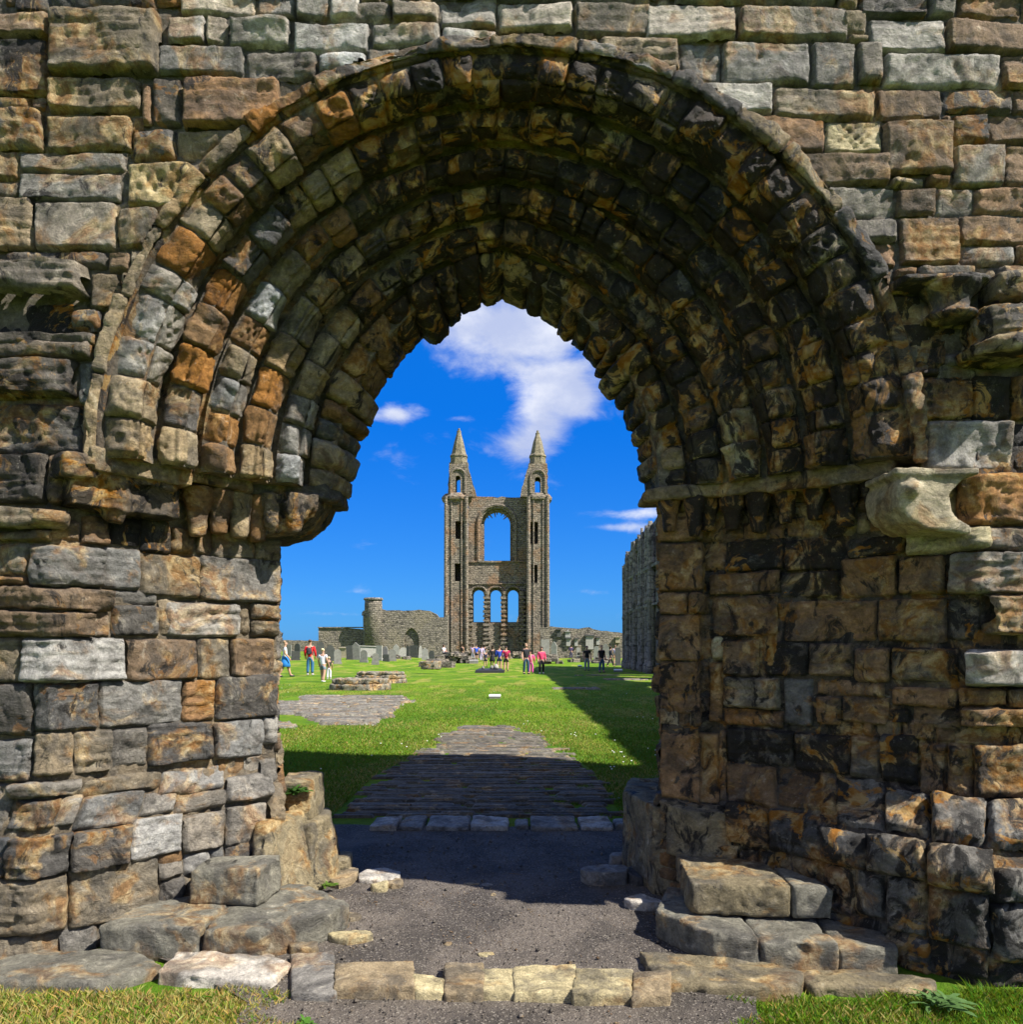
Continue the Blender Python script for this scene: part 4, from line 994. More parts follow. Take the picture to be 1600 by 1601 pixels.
for (a, b, wins, tip, lc, b0, b1) in TW:
    cx, hw, cy = turret(a, b, wins, tip, 0)
    # open belfry stage: eight-sided with real openings front and back
    c0 = tx(lc); r0 = (tx(300)-tx(165))/2; zb, zt_ = tz(505), tz(318)
    wa = (215, 390, 245, 495) if lc < 400 else (705, 398, 740, 495)
    hole = arch_hole((tx(wa[0])+tx(wa[2]))/2, (tx(wa[2])-tx(wa[0]))/2, tz(wa[1]+14), tz(wa[1])-tz(wa[1]+14), tz(wa[3]), 8)
    sgn = 1 if lc < 400 else -1; bl = c0-r0*.92; brr = c0+r0*.92
    flare = 1.0
    oR = jag((brr+(flare if sgn > 0 else .0), zb), (brr-.12, zt_), 9, .09); oL = jag((bl+.12, zt_), (bl-(flare if sgn < 0 else 0), zb), 9, .09)
    outl = [(bl-(flare if sgn < 0 else 0), zb-.3), (brr+(flare if sgn > 0 else 0), zb-.3)]+oR+[(brr-.12, zt_)]+oL
    mb = MB()
    for (ya, yb) in ((cy-1.45, cy-.75), (cy+.75, cy+1.45)):
        V, Fs = prism_xz(outl, [hole], ya, yb); mb.add(V, Fs)
    hx0, hx1 = tx(wa[0])-.35, tx(wa[2])+.35
    mb.box(bl+.05, hx0, cy-.752, cy+.752, zb, zt_-.05); mb.box(hx1, brr-.15, cy-.752, cy+.752, zb, zt_-.05); mb.box(bl+.1, brr-.15, cy-.753, cy+.753, tz(370), zt_-.02)
    tchild(mb.build('belfry', TOWER, tower))
    m = ringtube(arch_hole((tx(wa[0])+tx(wa[2]))/2, .95, tz(wa[1]+4), .95, tz(wa[3])-.1, 12), cy-1.5, .16); tchild(m.build('window_arch', TOWER, tower))
    rs_ = (tx(b1)-tx(b0))/2; ctip = tx(tip); zt2 = tz(300 if lc < 400 else 305); tipz = tz(82 if lc < 400 else 95)
    m = MB(); m.lathe(c0, cy, [(rs_*1.1, zt_-.15), (rs_*1.12, zt2), (rs_*.98, zt2+.05), (rs_*.95, tz(265)), (rs_*1.03, tz(262)), (rs_*1.0, tz(255)), (rs_*.86, tz(245)), (rs_*.55, tz(170)), (rs_*.25, tipz-.6), (rs_*.26, tipz-.35), (rs_*.16, tipz-.3), (rs_*.12, tipz)], 8, R(22.5))
    tchild(m.build('spire', SPIRE, tower))
# ragged corner where the right turret meets the wall, and its tie bar
m = MB(); m.tube((tx(645), TD-1.3, tz(388)), (tx(690), TD-1.5, tz(470)), .09, .09, 6); tchild(m.build('tie_bar', plain('iron', (.05, .045, .04)), tower))

# ruined walls beside the gable
WD = 96.0; WS = F/WD
def wx(px, D=WD): return (px-800)/F*D
def wz(py, D=WD): return EYE+(HOR-py)/F*D
def wall(name, pts, D, th, mat, label, cat, holes=(), jg=.12, bz=-.6, parts=None):
    ol = [(wx(pts[0][0], D), bz), (wx(pts[-1][0], D), bz)]
    P = [(wx(a, D), wz(b, D)) for a, b in pts][::-1]
    for p, q in zip(P[:-1], P[1:]):
        ol += jag(p, q, max(1, int(abs(q[0]-p[0])/.5)), jg)
    ol.append(P[-1])
    t = thing(name, label, cat, ((ol[0][0]+ol[1][0])/2, D, 0))
    mb = MB(); V, Fs = prism_xz(ol, list(holes), D, D+th); mb.add(V, Fs)
    o = mb.build('rubble_body', mat, t); o.location = -t.location; return t
hol = arch_hole(wx(643.5, WD), .95, wz(1000), 1.5, -.3, 10)
t = wall('ruined_wall', [(597, 952), (612, 954), (650, 954), (655, 953), (672, 955), (682, 960), (686, 965), (694, 965), (700, 962)], WD, 1.5, GREYW, 'high broken rubble wall with a blocked arch, between round turret and twin-spired gable', 'ruined wall', [hol])
mb = MB(); mb.box(wx(629), wx(658), WD+.35, WD+1.4, -.5, wz(968)); o = mb.build('arch_blocking', GREYW, t); o.location = -t.location
t = wall('ruined_wall', [(498, 982), (499, 981), (520, 981), (548, 982), (575, 984)], WD+1, 1.3, GREYW, 'low flat-topped rubble wall left of the round turret', 'ruined wall', jg=.07)
mb = MB(); mb.box(wx(497.5, WD+1), wx(575, WD+1), WD+.85, WD+2.4, wz(981.5, WD+1), wz(980, WD+1), .03); o = mb.build('coping', GREYW, t); o.location = -t.location
cx = wx(584, WD)
rt = thing('round_turret', 'round drum turret with a flat corbelled top beside the broken wall', 'round turret', (cx, WD, -.5))
mb = MB(); r_ = wx(598)-wx(584); mb.lathe(cx, WD, [(r_*1.0, -1), (r_*.98, wz(946)), (r_*.95, wz(939))], 20); o = mb.build('drum', GREYW, rt, True); o.location = -rt.location
mb = MB(); mb.lathe(cx, WD, [(r_*.95, wz(939)+.003), (r_*1.08, wz(938)), (r_*1.1, wz(936.5)), (r_*1.0, wz(934.7))], 20); o = mb.build('cap_ring', NAVEW, rt); o.location = -rt.location
mb = MB(); mb.box(wx(568), wx(572), WD-.3, WD+.6, -.6, wz(955), .1); mb.box(wx(567), wx(572), WD-.3, WD+.5, wz(962), wz(957), .1); o = mb.build('broken_spur', NAVEW, rt); o.location = -rt.location
wall('ruined_wall', [(845, 981), (862, 979), (880, 981), (905, 983), (915, 981), (922, 980.5), (935, 985), (975, 990)], WD-2, 1.2, GREYW, 'long low precinct wall hung with stone memorials, right of the gable', 'ruined wall', jg=.07)
wall('boundary_wall', [(380, 1000.5), (430, 1000.5), (470, 1001), (500, 1001.5)], 130, .8, GREYW, 'far grey boundary wall on the skyline at the left', 'boundary wall', jg=.04)
wall('ruined_wall', [(775, 1012), (800, 997), (812, 952+5), (822, 953+5), (823, 1010)], TD+14, 1.0, masonry('buff_wall', (.34, .28, .18), (.26, .21, .14), (.3, .25, .16)), 'buff fragment of wall seen through the right lancet of the gable', 'ruined wall', jg=.05)
# low rubble against the foot of the gable
def rubble(px0, px1, D, h, n, label, col=GREYW, bz=-.36, seed=1, spread=1.5):
    r2 = random.Random(seed); mb = MB(); t = None
    for i in range(n):
        x = wx(r2.uniform(px0, px1), D); f = 1-abs((x-wx((px0+px1)/2, D))/(wx(px1, D)-wx(px0, D))*2)**2; s_ = r2.uniform(.18, .5); z = bz+r2.uniform(0, max(.1, h*f-.1)); y = D+r2.uniform(-spread, spread)*.5
        zz = z+s_*.45; mb.box(x-s_, x+s_, y-s_*.7, y+s_*.7, bz-.2 if z < bz+.3 else z-.15, zz, .05, r2.uniform(-.5, .5))
    return tag(mb.build('rubble_heap', col, None), label, 'rubble heap')
rubble(677, 742, 72, 1.0, 46, 'heap of pale grey stones in front of the left turret of the gable', bz=-.3, seed=3)
rubble(660, 704, 60, .45, 22, 'low stony mound on the grass left of the walking group', bz=-.2, seed=4)
rubble(797, 822, 92, .9, 24, 'rubble under the three lancets of the gable', TOWER, seed=5)
rubble(700, 760, 95, 1.0, 30, 'brown rubble at the foot of the left turret', TOWER, seed=6)
rubble(848, 878, 70, .8, 22, 'grey stones beside the two tall slabs right of the gable', seed=7)
rubble(895, 925, 76, 1.0, 26, 'heap of grey stones below the memorial wall', seed=8)
rubble(930, 960, 72, .7, 18, 'dark stones behind the two dark-shirted men', seed=9)
rubble(586, 640, 78, .35, 26, 'flat pale stones lying before the gravestones', seed=12, bz=-.05)

# ------------------------------------------------------------------ nave south wall (throws the long shadow)
def nave():
    t = thing('nave_wall', 'long dark nave wall with ranks of engaged shafts and a broken top, behind the right jamb', 'ruined wall', (9.6, 36, 0))
    # profile in y,z
    topl = [(6.31, 9.3), (13, 9.2), (18, 9.35), (24, 9.1), (30, 9.25), (36, 9.1), (41, 9.2), (46, 9.3), (50, 9.3), (52, 9.2), (53.5, 8.7), (55, 8.9), (56, 8.4), (57.5, 8.2), (58.5, 7.9), (59.3, 7.5), (60, 7.3)]
    ol = [(6.31, -.6), (60, -.6)]
    P = topl[::-1]
    for p, q in zip(P[:-1], P[1:]): ol += jag(p, q, max(1, int(abs(q[0]-p[0])/.5)), .12)
    ol.append(P[-1])
    holes = [arch_hole(y, w_, 5.2, w_*.8, 1.0, 8) for y, w_ in ((25.5, 1.0), (30.8, 1.2), (34.6, .8), (38.4, 1.2), (42.6, .9))]
    V, Fs = prism_xz(ol, holes, 9.0, 9.7)
    V = [(y, x, z) for (x, y, z) in V]
    Fs = [tuple(reversed(f)) for f in Fs]
    mb = MB(); mb.add(V, Fs); o = mb.build('rubble_body', NAVEW, t); o.location = -t.location
    for i, y in enumerate(np.cumsum(nrs.uniform(.35, 1.05, 17))+47.2):
        y = min(59.6, float(y))
        zt = float(np.interp(y, [p[0] for p in topl], [p[1] for p in topl]))
        m = MB(); r_ = [.17, .11, .14][i % 3]; x = 9.0-(.12 if i % 4 else .28)
        m.lathe(x, y, [(r_*1.7, -.6), (r_*1.7, .1), (r_, .3), (r_, zt*.45), (r_*1.3, zt*.46), (r_*1.3, zt*.475), (r_, zt*.49), (r_, zt-rnd.uniform(.2, 1.6)), (r_*.8, zt-rnd.uniform(0, .1))], 8)
        if i % 4 == 0: m.box(8.75, 9.01, y-.3, y+.3, -.6, zt-rnd.uniform(.3, 1), .04)
        o = m.build('shaft', NAVEW, t, True); o.location = -t.location
    m = MB()
    for z in (3.9, 6.3): m.box(8.72, 9.02, 46, 59.6, z, z+.16, .02)
    o = m.build('string_course', NAVEW, t); o.location = -t.location
    m = MB()
    for i in range(16): y = rnd.uniform(53, 60.4); z = float(np.interp(y, [p[0] for p in topl], [p[1] for p in topl])); m.box(8.7, 9.5, y-.25, y+.3, z-rnd.uniform(.3, 1.2), z+rnd.uniform(-.1, .25), .09, rnd.uniform(-.3, .3))
    o = m.build('broken_top', NAVEW, t); o.location = -t.location
nave()

# ------------------------------------------------------------------ column bases on the lawn
def pier(px0, px1, pyb, h, label, tiers):
    X0, Y = G(px0, pyb); X1 = wx(px1, Y); cx = (X0+X1)/2; r_ = (X1-X0)/2
    t = thing('column_base', label, 'column base', (cx, Y+r_*.55, 0), group='ruined column bases on the lawn')
    for i, (z0, z1, f) in enumerate(tiers):
        m = MB(); m.lathe(0, 0, [(r_*f*1.04, z0), (r_*f*1.04, z1)], 8, R(22.5))
        me = remesh([(x, y*.62, z) for x, y, z in m.V], m.F, .035, 2); n = len(me.vertices); P = np.empty(n*3, np.float32); me.vertices.foreach_get('co', P); P = P.reshape(-1, 3).astype(float)
        P = P+np.stack([gnoise(P*4+i), gnoise(P*4+9), gnoise(P*5+20)], -1)*.07; me.vertices.foreach_set('co', P.astype(np.float32).ravel()); me.update(); setcol(me, (.23, .21, .17), .42)
        link('course', me, STONE, t)
    return t
pier(509, 608, 1079, .35, 'nearer low round column base of two stacked courses on the grass', [(-.05, .2, 1.0), (.205, .37, .93)])
pier(549, 634, 1068, .4, 'farther column base of three thin courses behind the nearer one', [(-.05, .15, 1.0), (.155, .3, .96), (.305, .43, .9)])
pier(656, 690, 1045, .3, 'small brown stump of a column base on the grass left of the gable', [(-.05, .45, 1.0)])

# ------------------------------------------------------------------ gravestones
GM = {'d': plain('dark_slate', (.06, .063, .058), var=.5, scale=5), 'g': plain('grey_gravestone', (.19, .185, .165), var=.55, scale=5), 'w': plain('pale_gravestone', (.30, .29, .26), var=.45, scale=5), 't': plain('buff_gravestone', (.30, .26, .18), var=.35, scale=5)}
NAMES = {'d': 'dark', 'g': 'grey', 'w': 'pale', 't': 'buff'}
def grave(xc, wpx, yt, yb, kind, c, z0, label):
    D = (EYE-z0)*F/(yb-HOR); X = wx(xc, D); hw = wpx/2/F*D; zt = wz(yt, D)
    t = thing('gravestone', label, 'gravestone', (X, D, z0), group='gravestones in the ruins')
    h = zt-z0
    if kind == 'r': pts = [(-hw, 0), (hw, 0), (hw, h-hw*.9)]+[(hw*math.cos(a), h-hw*.9+hw*.9*math.sin(a)) for a in np.linspace(.15, math.pi-.15, 9)]+[(-hw, h-hw*.9)]
    elif kind == 'p': pts = [(-hw, 0), (hw, 0), (hw, h*.78), (0, h), (-hw, h*.78)]
    elif kind == 's': pts = [(-hw, 0), (hw, 0), (hw, h*.8), (hw*.75, h*.82), (hw*.6, h*.93), (0, h), (-hw*.6, h*.93), (-hw*.75, h*.82), (-hw, h*.8)]
    else: pts = [(-hw, 0), (hw, 0), (hw, h), (-hw, h)]
    dpt = .9 if kind == 'c' else .14
    V, Fs = prism_xz(pts, [], -dpt/2, dpt/2); mb = MB(); mb.add(V, Fs); mb.build('tablet' if kind != 'c' else 'chest', GM[c], t)
    mb = MB(); mb.box(-hw*1.15, hw*1.15, -dpt/2-.08, dpt/2+.08, -.25, .10)
    mb.build('plinth', GM[c], t)
    if kind == 'c': mb = MB(); mb.box(-hw*1.1, hw*1.1, -dpt/2-.1, dpt/2+.1, h+.003, h+.09); mb.build('cover_slab', GM['g' if c == 'd' else c], t)
    t.rotation_euler = (R(rnd.uniform(-2, 2)), R(rnd.uniform(-3, 3)), R(rnd.uniform(-18, 18)))
GR = [(434, 9, 1006, 1036, 'r', 'd', 0, 'dark round-topped gravestone at the far left against the jamb edge'), (452, 7, 1008, 1026, 'f', 'g', 0, 'narrow grey gravestone right of the blue-skirted walker'), (465, 9, 1006, 1027, 'r', 'd', 0, 'dark arched gravestone between the blue-skirted walker and the red jacket'),
      (462, 13, 1018, 1032, 'f', 'd', 0, 'low dark slab in front of the dark arched gravestone'), (500, 12, 1003, 1028, 'r', 'd', 0, 'tall dark rounded gravestone just right of the red jacket'), (517, 13, 1008, 1033, 's', 'd', 0, 'dark shouldered gravestone behind the white-shirted child'),
      (528, 11, 1015, 1037, 'r', 'g', 0, 'grey round-topped gravestone right of the children, nearest of its row'), (538, 11, 1013, 1028, 'c', 't', 0, 'buff chest tomb behind the nearest round-topped gravestone'), (547, 10, 1009, 1031, 'f', 'd', 0, 'upright dark flat-topped gravestone left of the pointed one'),
      (557, 13, 1004, 1031, 'p', 'g', 0, 'grey pointed gravestone behind the farther column base'), (569, 11, 1016, 1034, 'r', 'g', 0, 'small grey rounded gravestone in the front row below the round turret'), (575, 24, 1011, 1027, 'c', 'w', 0, 'wide pale chest tomb below the round turret'),
      (587, 10, 1021, 1036, 'r', 'g', 0, 'short round-topped gravestone standing in front of the wide pale tomb'), (593, 10, 1009, 1031, 'f', 'w', 0, 'pale straight-topped gravestone right of the wide pale tomb'), (603, 8, 1010, 1028, 's', 'g', 0, 'slim shouldered gravestone right of the pale straight-topped one'),
      (604, 9, 1023, 1032, 'f', 'd', 0, 'stumpy dark gravestone at ground level before the slim shouldered one'), (613, 12, 1015, 1031, 'r', 'g', 0, 'broad round gravestone in the middle of the row'), (620, 9, 1007, 1027, 'p', 'w', 0, 'pale pointed gravestone, tallest of the middle group'),
      (631, 13, 1012, 1026, 'r', 'w', 0, 'pale round-headed gravestone left of the blocked arch'), (638, 5, 1010, 1026, 'f', 'd', 0, 'thin dark gravestone beside the pale round-headed one'), (647, 12, 1009, 1026, 'f', 'd', 0, 'wide dark gravestone under the blocked arch'),
      (657, 5, 1009, 1026, 's', 'w', 0, 'thin pale gravestone right of the wide dark one'), (665, 9, 1013, 1028, 'p', 'w', 0, 'pale pointed gravestone standing alone at the right of the row'), (675, 8, 1017, 1027, 'r', 'd', 0, 'low dark gravestone nearest to the seated visitor'),
      (853, 13, 999.5, 1032, 'f', 'g', -.36, 'tall greenish grey slab standing before the right turret'), (866.5, 9, 1003, 1033, 's', 'w', -.36, 'pale slab just right of the tall greenish one'), (932, 7, 1010, 1030, 'r', 'w', -.36, 'pale rounded gravestone below the memorial wall'),
      (948, 10, 1006, 1031, 's', 'g', -.36, 'grey shouldered gravestone between the two men and the nave wall'), (967, 8, 1012, 1040, 'f', 'd', -.36, 'dark slab leaning at the foot of the nave wall'), (904, 6, 1012, 1030, 'r', 'g', -.36, 'small grey gravestone right of the lone far visitor'),
      (486, 10, 1008, 1024, 'f', 'g', 0, 'grey square gravestone half hidden behind the red jacket')]
for g in GR: grave(*g)
# memorials on the precinct wall
def memorial(px, wpx, yt, yb, kind, c, label):
    D = WD-2.02; X = wx(px, D); hw = wpx/2/F*D; z0, z1 = wz(yb, D), wz(yt, D)
    t = thing('wall_memorial', label, 'wall memorial', (X, D, z0), group='memorials on the precinct wall'); h = z1-z0
    pts = [(-hw, 0), (hw, 0), (hw, h*.75), (hw*.5, h*.8), (0, h), (-hw*.5, h*.8), (-hw, h*.75)] if kind == 'p' else [(-hw, 0), (hw, 0), (hw, h), (-hw, h)]
    mb = MB(); V, Fs = prism_xz(pts, [], -.25, 0); mb.add(V, Fs); mb.build('panel', GM[c], t)
    mb = MB(); mb.box(-hw*1.3, hw*1.3, -.4, 0, h*.72 if kind == 'p' else h+.003, (h*.78) if kind == 'p' else h+.2); mb.build('cornice', GM['d' if kind != 'p' else c], t)
for a in [(888, 8, 984, 997, 'p', 'w', 'white peaked memorial on the precinct wall'), (922, 12, 995, 1015, 'f', 'w', 'pale memorial panel under a dark cornice'), (889, 7, 999, 1010, 'f', 'w', 'small pale panel below the white peaked memorial'), (874, 6, 985, 996, 'f', 'd', 'dark niche-like panel near the gable'),
          (901, 5, 1000, 1010, 'f', 'w', 'narrow pale panel left of the dark-corniced one'), (935, 5, 998, 1008, 'f', 'w', 'narrow pale panel right of the dark-corniced one'), (966, 7, 993, 1005, 'p', 't', 'buff peaked memorial beside the nave wall')]: memorial(*a)

# small fixtures on the lawn
WHITE = plain('white_paint', (.7, .7, .68), .6, .1); BLACK = plain('black_stone', (.03, .03, .035), .5, .2)
def plaque(px, py, wpx, h, mat, label, tilt=30, z0=0., dep=.25, cat='ground plaque'):
    D = (EYE-z0)*F/(py-HOR); X = wx(px, D); w_ = wpx/F*D
    t = thing('ground_plaque', label, cat, (X, D, z0))
    mb = MB(); mb.box(-w_/2, w_/2, -dep/2, dep/2, -.05, h*.5); mb.build('base', GM['g'], t)
    mb = MB(); mb.add([(-w_/2, -dep/2-.01, h*.5+.003), (w_/2, -dep/2-.01, h*.5+.003), (w_/2, dep/2, h*.5+.003), (-w_/2, dep/2, h*.5+.003), (-w_/2, -dep/2-.01, h*.6), (w_/2, -dep/2-.01, h*.6), (w_/2, dep/2, h), (-w_/2, dep/2, h)], [(3, 2, 1, 0), (4, 5, 6, 7), (0, 1, 5, 4), (1, 2, 6, 5), (2, 3, 7, 6), (3, 0, 4, 7)])
    mb.build('panel', mat, t); return t
plaque(774, 1091, 18, .10, WHITE, 'small white name plaque set low in the middle of the lawn')
plaque(967, 1050, 13, .18, WHITE, 'white low plaque at the foot of the nave wall', z0=-.36)
plaque(907, 1042, 6, .12, WHITE, 'tiny white marker below the memorial wall', z0=-.36)
plaque(741, 1037, 14, .35, GM['g'], 'low grey block on the grass behind the visitors', z0=-.36)
D = 2.0*F/(1051.5-HOR)
t = thing('altar_slab', 'flat black slab on the lawn with a few pale stones on top', 'stone slab', (wx(766, D), D+.5, -.36))
mb = MB(); V = [(-.95, -.6, 0), (.95, -.6, 0), (.8, .6, 0), (-.8, .6, 0), (-.93, -.58, .16), (.93, -.58, .16), (.7, .55, .26), (-.7, .55, .26)]; mb.add(V, [(3, 2, 1, 0), (4, 5, 6, 7), (0, 1, 5, 4), (1, 2, 6, 5), (2, 3, 7, 6), (3, 0, 4, 7)]); mb.build('slab', BLACK, t)
for i, (x, s_, lab) in enumerate(((-.45, .10, 'small grey-green stone on the left of the black slab'), (.12, .13, 'mid-sized stone in the middle of the black slab'), (.40, .19, 'largest pale bundle on the right of the black slab'))):
    m = MB(); m.lathe(wx(766, D)+x, D+.5, [(s_*.8, -.13), (s_, -.1+s_*.4), (s_*.6, -.1+s_*1.2), (s_*.2, -.1+s_*1.6)], 8); me = m.mesh('o'); o = link('loose_stone', me, GM['w' if i == 2 else 'g'], None); tag(o, lab, 'loose stone', 'stones on the black slab')

# ------------------------------------------------------------------ people
SK = plain('skin', (.45, .26, .18), .6, .08); SKD = plain('tanned_skin', (.30, .17, .11), .6, .08)
CM = {}
def cloth(c):
    if c not in CM: CM[c] = plain('cloth_%d' % len(CM), c, .85, .12)
    return CM[c]
def skin(name, verts, edges, mat, parent, sub=1, root=0):
    """grow a continuous surface over a skeleton: verts = [(x,y,z,rx,ry)]"""
    me = bpy.data.meshes.new(name); me.from_pydata([v[:3] for v in verts], edges, [])
    o = bpy.data.objects.new(name, me); COL.objects.link(o)
    m = o.modifiers.new('k', 'SKIN'); m.use_smooth_shade = True; m.branch_smoothing = .6
    lay = me.skin_vertices[0].data if len(me.skin_vertices) else None
    if lay is None:
        bm = bmesh.new(); bm.from_mesh(me); bm.verts.layers.skin.verify(); bm.to_mesh(me); bm.free(); lay = me.skin_vertices[0].data
    for i, v in enumerate(verts): lay[i].radius = (v[3]*1.18, (v[4] if len(v) > 4 else v[3])*1.18)
    lay[root].use_root = True
    s_ = o.modifiers.new('s', 'SUBSURF'); s_.levels = sub; s_.render_levels = sub
    dg = bpy.context.evaluated_depsgraph_get(); dg.update()
    out = bpy.data.meshes.new_from_object(o.evaluated_get(dg)); bpy.data.objects.remove(o)
    return link(name, out, mat, parent)
def person(px, D, H, face, label, top, bottom, hair=(.05, .03, .02), shoes=(.05, .05, .05), stride=0., legs='long', sleeves='short', dress=False, skn=SK, armf=0., sit=False, pack=None, hat=None, reach=None, z0=None):
    X = wx(px, D); z = gzf(X, D) if z0 is None else z0
    k = H/1.75; t = thing('person', label, 'person', (X, D, z), R(face), 'visitors walking in the ruins'); t.scale = (k, k, k)
    st = stride
    hipz, kneez = .92, .50
    if sit: hipz = .45
    def leg(s):
        a = st*s
        if sit: return [(s*.10, .0, hipz), (s*.12, -.42, hipz+.04), (s*.12, -.45, .10), (s*.12, -.58, .04)]
        return [(s*.095, 0, hipz-.04), (s*.11, -a*.16-.02, kneez), (s*.115, -a*.38+.03, .09), (s*.13, -a*.38-.13, .035)]
    def arm(s):
        if reach == s: return [(s*.19, 0, hipz+.50), (s*.36, -.05, hipz+.34), (s*.56, -.12, hipz+.30), (s*.64, -.14, hipz+.29), (s*.70, -.15, hipz+.28)]
        if sit: return [(s*.19, 0, hipz+.50), (s*.25, -.08, hipz+.24), (s*.14, -.30, hipz+.14), (s*.11, -.37, hipz+.13), (s*.09, -.42, hipz+.12)]
        f = armf if armf else st*.5*(-s)
        return [(s*.19, 0, hipz+.50), (s*.25, .03, hipz+.24), (s*.26, -.10-f*.18, hipz+.01), (s*.255, -.13-f*.22, hipz-.07), (s*.25, -.15-f*.24, hipz-.15)]
    hz = hipz
    # body: pelvis, spine, neck, head with nose and chin, arms, legs in one skeleton
    v = [(0, 0, hz, .135, .10), (0, .01, hz+.22, .12, .09), (0, .0, hz+.42, .155, .10), (0, .01, hz+.54, .055, .055), (0, -.005, hz+.62, .055, .06), (0, -.01, hz+.70, .078, .095), (0, 0, hz+.78, .072, .088), (0, -.115, hz+.685, .014, .014), (-.085, .01, hz+.70, .012, .02), (.085, .01, hz+.70, .012, .02)]
    e = [(0, 1), (1, 2), (2, 3), (3, 4), (4, 5), (5, 6), (5, 7), (5, 8), (5, 9)]
    for s in (-1, 1):
        b = len(v); A = arm(s); rr = (.058, .048, .034, .036, .02); v += [(*p, r_) for p, r_ in zip(A, rr)]; e += [(2, b)]+[(b+i, b+i+1) for i in range(4)]
        b = len(v); L_ = leg(s); rr = (.095, .068, .045, .035); v += [(*p, r_) for p, r_ in zip(L_, rr)]; e += [(0, b)]+[(b+i, b+i+1) for i in range(3)]
    skin('body', v, e, skn, t)
    def shirt():
        v = [(0, 0, hz-.14, .165, .125), (0, .01, hz+.18, .15, .12), (0, 0, hz+.42, .18, .125), (0, .01, hz+.50, .085, .075)]; e = [(0, 1), (1, 2), (2, 3)]
        for s in (-1, 1):
            A = arm(s); b = len(v)
            if sleeves == 'none': continue
            v += [(*A[0], .068), (*A[1], .056)]; e += [(2, b), (b, b+1)]
            if sleeves == 'long': v += [(*A[2], .045)]; e += [(b+1, b+2)]
            elif sleeves == 'short': v[-1] = (A[0][0]*.35+A[1][0]*.65, A[0][1]*.35+A[1][1]*.65, A[0][2]*.35+A[1][2]*.65, .06)
        skin('shirt', v, e, cloth(top), t)
    shirt()
    if legs in ('skirt', 'dress'):
        m = MB(); m.lathe(0, 0, [(.13, hz+.12), (.17, hz+.0), (.22, hz-.22), (.26, hz-.42), (.24, hz-.43)], 14); o = m.build('skirt', cloth(bottom), t, True)
    else:
        v = [(0, 0, hz+.04, .145, .11), (0, 0, hz-.04, .15, .115)]; e = [(0, 1)]
        for s in (-1, 1):
            L_ = leg(s); b = len(v); v += [(*L_[0], .10)]; e += [(1, b)]
            if legs == 'short': q = [L_[0][i]*.25+L_[1][i]*.75 for i in range(3)]; v += [(*q, .088)]; e += [(b, b+1)]
            else: v += [(*L_[1], .075), (*L_[2], .062)]; e += [(b, b+1), (b+1, b+2)]
        skin('shorts' if legs == 'short' else 'trousers', v, e, cloth(bottom), t)
    for s in (-1, 1):
        L_ = leg(s); skin('shoe', [(L_[2][0], L_[2][1]+.05, .045, .045, .045), (L_[2][0], L_[2][1]-.03, .05, .05, .045), (L_[3][0], L_[3][1]-.05, .035, .042, .032)], [(0, 1), (1, 2)], cloth(shoes), t)
    m = skin('hair' if not hat else 'hat', [(0, .035, hz+.70, .088, .085), (0, .02, hz+.79, .088, .10), (0, -.03, hz+.82, .07, .06)]+([(0, .07, hz+.58, .07, .05)] if hair and len(hair) > 3 else []), [(0, 1), (1, 2)]+([(0, 3)] if hair and len(hair) > 3 else []), cloth(hat or tuple(hair[:3])), t)
    for s in (-1, 1):
        mm = MB(); mm.lathe(s*.03, -.092, [(.004, hz+.700), (.010, hz+.708), (.004, hz+.716)], 6); mm.build('eye', cloth((.03, .02, .02)), t)
    if pack:
        a = R(face); off = .19*k; bx, by = X-math.sin(a)*off, D+math.cos(a)*off
        bp = tag(bpy.data.objects.new('backpack', None), pack[1], 'backpack'); COL.objects.link(bp); bp.location = (bx, by, z+k*(hz+.08)); bp.rotation_euler = (0, 0, a); bp.scale = (k, k, k)
        skin('bag', [(0, .02, 0, .13, .08), (0, .02, .20, .14, .09), (0, .0, .38, .10, .06)], [(0, 1), (1, 2)], cloth(pack[0]), bp)
        skin('pocket', [(0, .12, .02, .09, .04), (0, .12, .15, .085, .035)], [(0, 1)], cloth(tuple(c*.8 for c in pack[0])), bp)
        mm = MB()
        for s in (-1, 1): mm.tube((s*.09, -.05, .40), (s*.10, -.14, .36), .02, .02, 6); mm.tube((s*.10, -.14, .36), (s*.12, -.10, .02), .02, .02, 6)
        mm.build('strap', cloth(pack[0]), bp)
# facing: 0 = towards the camera, 180 = away
LH = (.05, .03, .02, 1)
person(446, 36.0, 1.68, 110, 'person in a white T-shirt and bright blue skirt striding at the far left', (.62, .62, .64), (.02, .17, .48), (.3, .2, .12), stride=.75, legs='skirt')
person(485, 38.0, 1.74, 180, 'person in a bright red jacket and blue jeans seen from behind', (.60, .015, .02), (.035, .13, .25), (.09, .05, .03), (.5, .5, .5), sleeves='long', pack=((.03, .03, .035), 'small black backpack worn over the red jacket'))
person(505, 31.4, 1.36, 165, 'fair-haired child in a long white shirt and grey shorts walking away', (.68, .68, .76), (.16, .20, .24), (.65, .52, .30), (.6, .6, .6), stride=.4, legs='short')
person(514.5, 33.5, .98, 190, 'small child in a black top and white trousers beside the fair-haired child', (.03, .03, .03), (.6, .6, .65), (.7, .55, .35), (.5, .5, .5))
person(722.5, 88, 1.68, 150, 'person in a black sleeveless dress standing by the left turret', (.02, .015, .015), (.02, .015, .015), LH, legs='short', sleeves='none')
person(739.5, 79, 1.72, 180, 'person in a lilac shirt standing behind the man in bright blue', (.55, .42, .62), (.3, .3, .35), LH, legs='long')
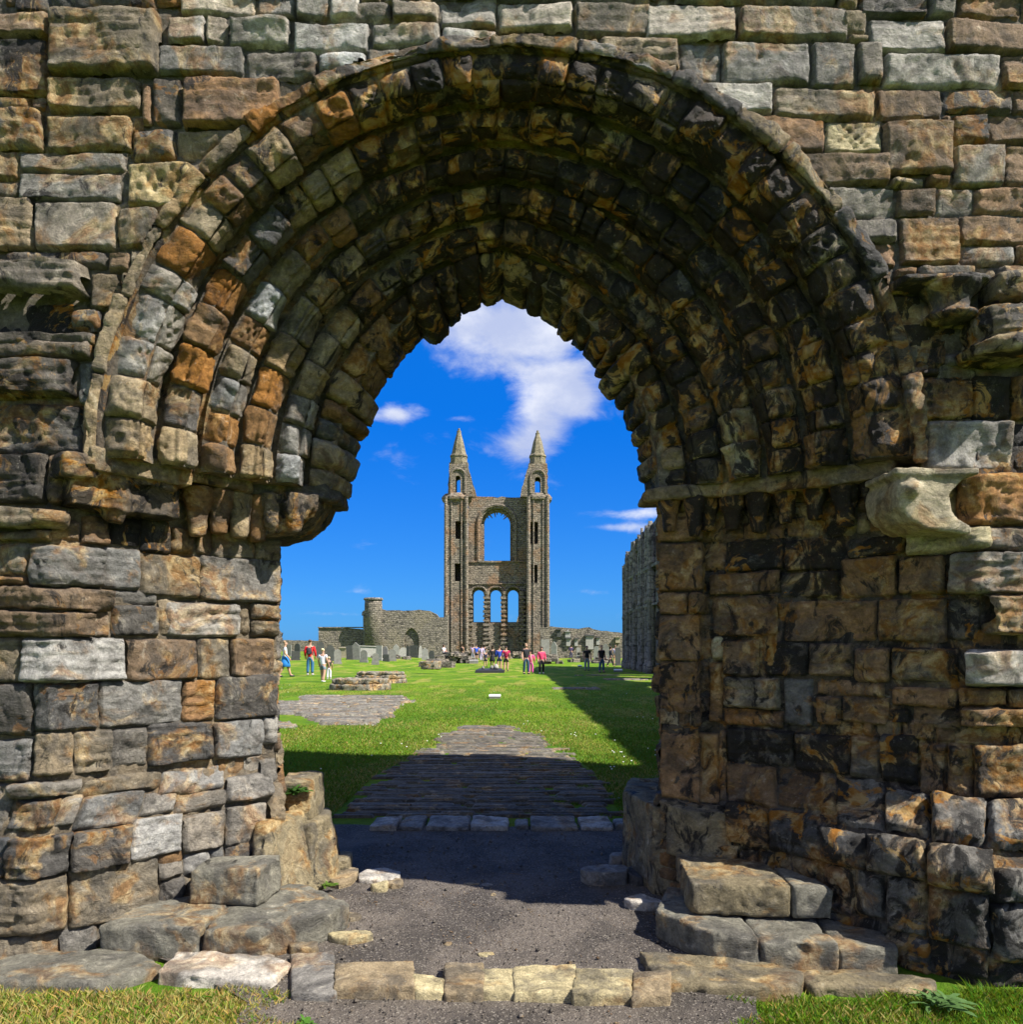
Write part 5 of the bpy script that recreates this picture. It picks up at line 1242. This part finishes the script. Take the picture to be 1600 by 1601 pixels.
person(745, 77, 1.72, 180, 'man in a bright blue T-shirt and black shorts seen from behind', (.02, .10, .55), (.02, .02, .03), (.04, .03, .03), legs='short')
person(753, 78, 1.66, 180, 'person in pale lilac clothes between the blue T-shirt and the dark-haired woman', (.55, .45, .66), (.50, .42, .62), LH, sleeves='long')
person(757.5, 80, 1.68, 180, 'dark-haired woman in a black top and white skirt at the back of the left group', (.03, .03, .04), (.5, .48, .55), LH, legs='skirt')
person(759.5, 60, 1.30, 180, 'child in dark navy clothes and cap at the left of the front group', (.03, .035, .07), (.02, .025, .05), hat=(.2, .25, .24), legs='short')
person(770, 60, 1.66, 180, 'woman in a long black coat with a white sleeve at her side', (.015, .015, .02), (.015, .015, .02), LH, legs='skirt', sleeves='long')
person(781, 54, 1.70, 180, 'man in a royal blue jacket and dark shorts seen from behind', (.02, .055, .36), (.02, .03, .07), (.05, .03, .02), legs='short', sleeves='long')
person(791.5, 52, 1.70, 180, 'man in a crimson T-shirt and black shorts seen from behind', (.62, .01, .11), (.015, .015, .015), (.03, .02, .02), legs='short', pack=((.22, .01, .04), 'dark red backpack worn by the man in the crimson T-shirt'))
person(823, 44.7, 1.78, 20, 'tall man in a black waistcoat over a pale shirt, standing by the pink-clad child', (.02, .02, .025), (.03, .07, .12), (.25, .16, .10), sleeves='short', stride=.15)
person(830.5, 46.5, 1.40, 175, 'child in bright pink coat and leggings beside the tall man', (.85, .08, .25), (.55, .08, .30), LH, legs='long', sleeves='long', reach=1)
person(847, 47.3, 1.64, 10, 'woman in a pink jacket and black trousers with white shoes', (.65, .06, .14), (.015, .015, .02), LH, (.7, .7, .7), sleeves='long', pack=((.02, .02, .03), 'black rucksack behind the shoulder of the woman in the pink jacket'))
person(893, 92, 1.62, 180, 'lone far visitor in dark purple near the memorial wall', (.07, .05, .12), (.05, .05, .10), LH, sleeves='long')
person(918, 53, 1.70, 0, 'man in a black T-shirt and pale grey jeans coming this way', (.015, .015, .015), (.20, .25, .28), (.08, .05, .04), skn=SKD, armf=1.2)
person(941, 50, 1.76, 30, 'man in a black T-shirt and blue jeans at the right by the nave wall', (.015, .015, .018), (.06, .12, .20), (.3, .2, .15), stride=.15)
person(955, 62, 1.62, 100, 'person in dark clothes with a white scarf striding beside the nave wall', (.04, .04, .05), (.02, .02, .02), LH, stride=.9, sleeves='long')
person(962.5, 66, 1.70, 180, 'person in a pale lilac shirt and tan shorts at the foot of the nave wall', (.40, .38, .50), (.30, .20, .12), (.2, .13, .09), legs='short')
person(694, 72, 1.65, 60, 'seated visitor in a white top resting on the heap of pale stones', (.6, .62, .7), (.05, .05, .07), LH, sit=True, z0=.15)
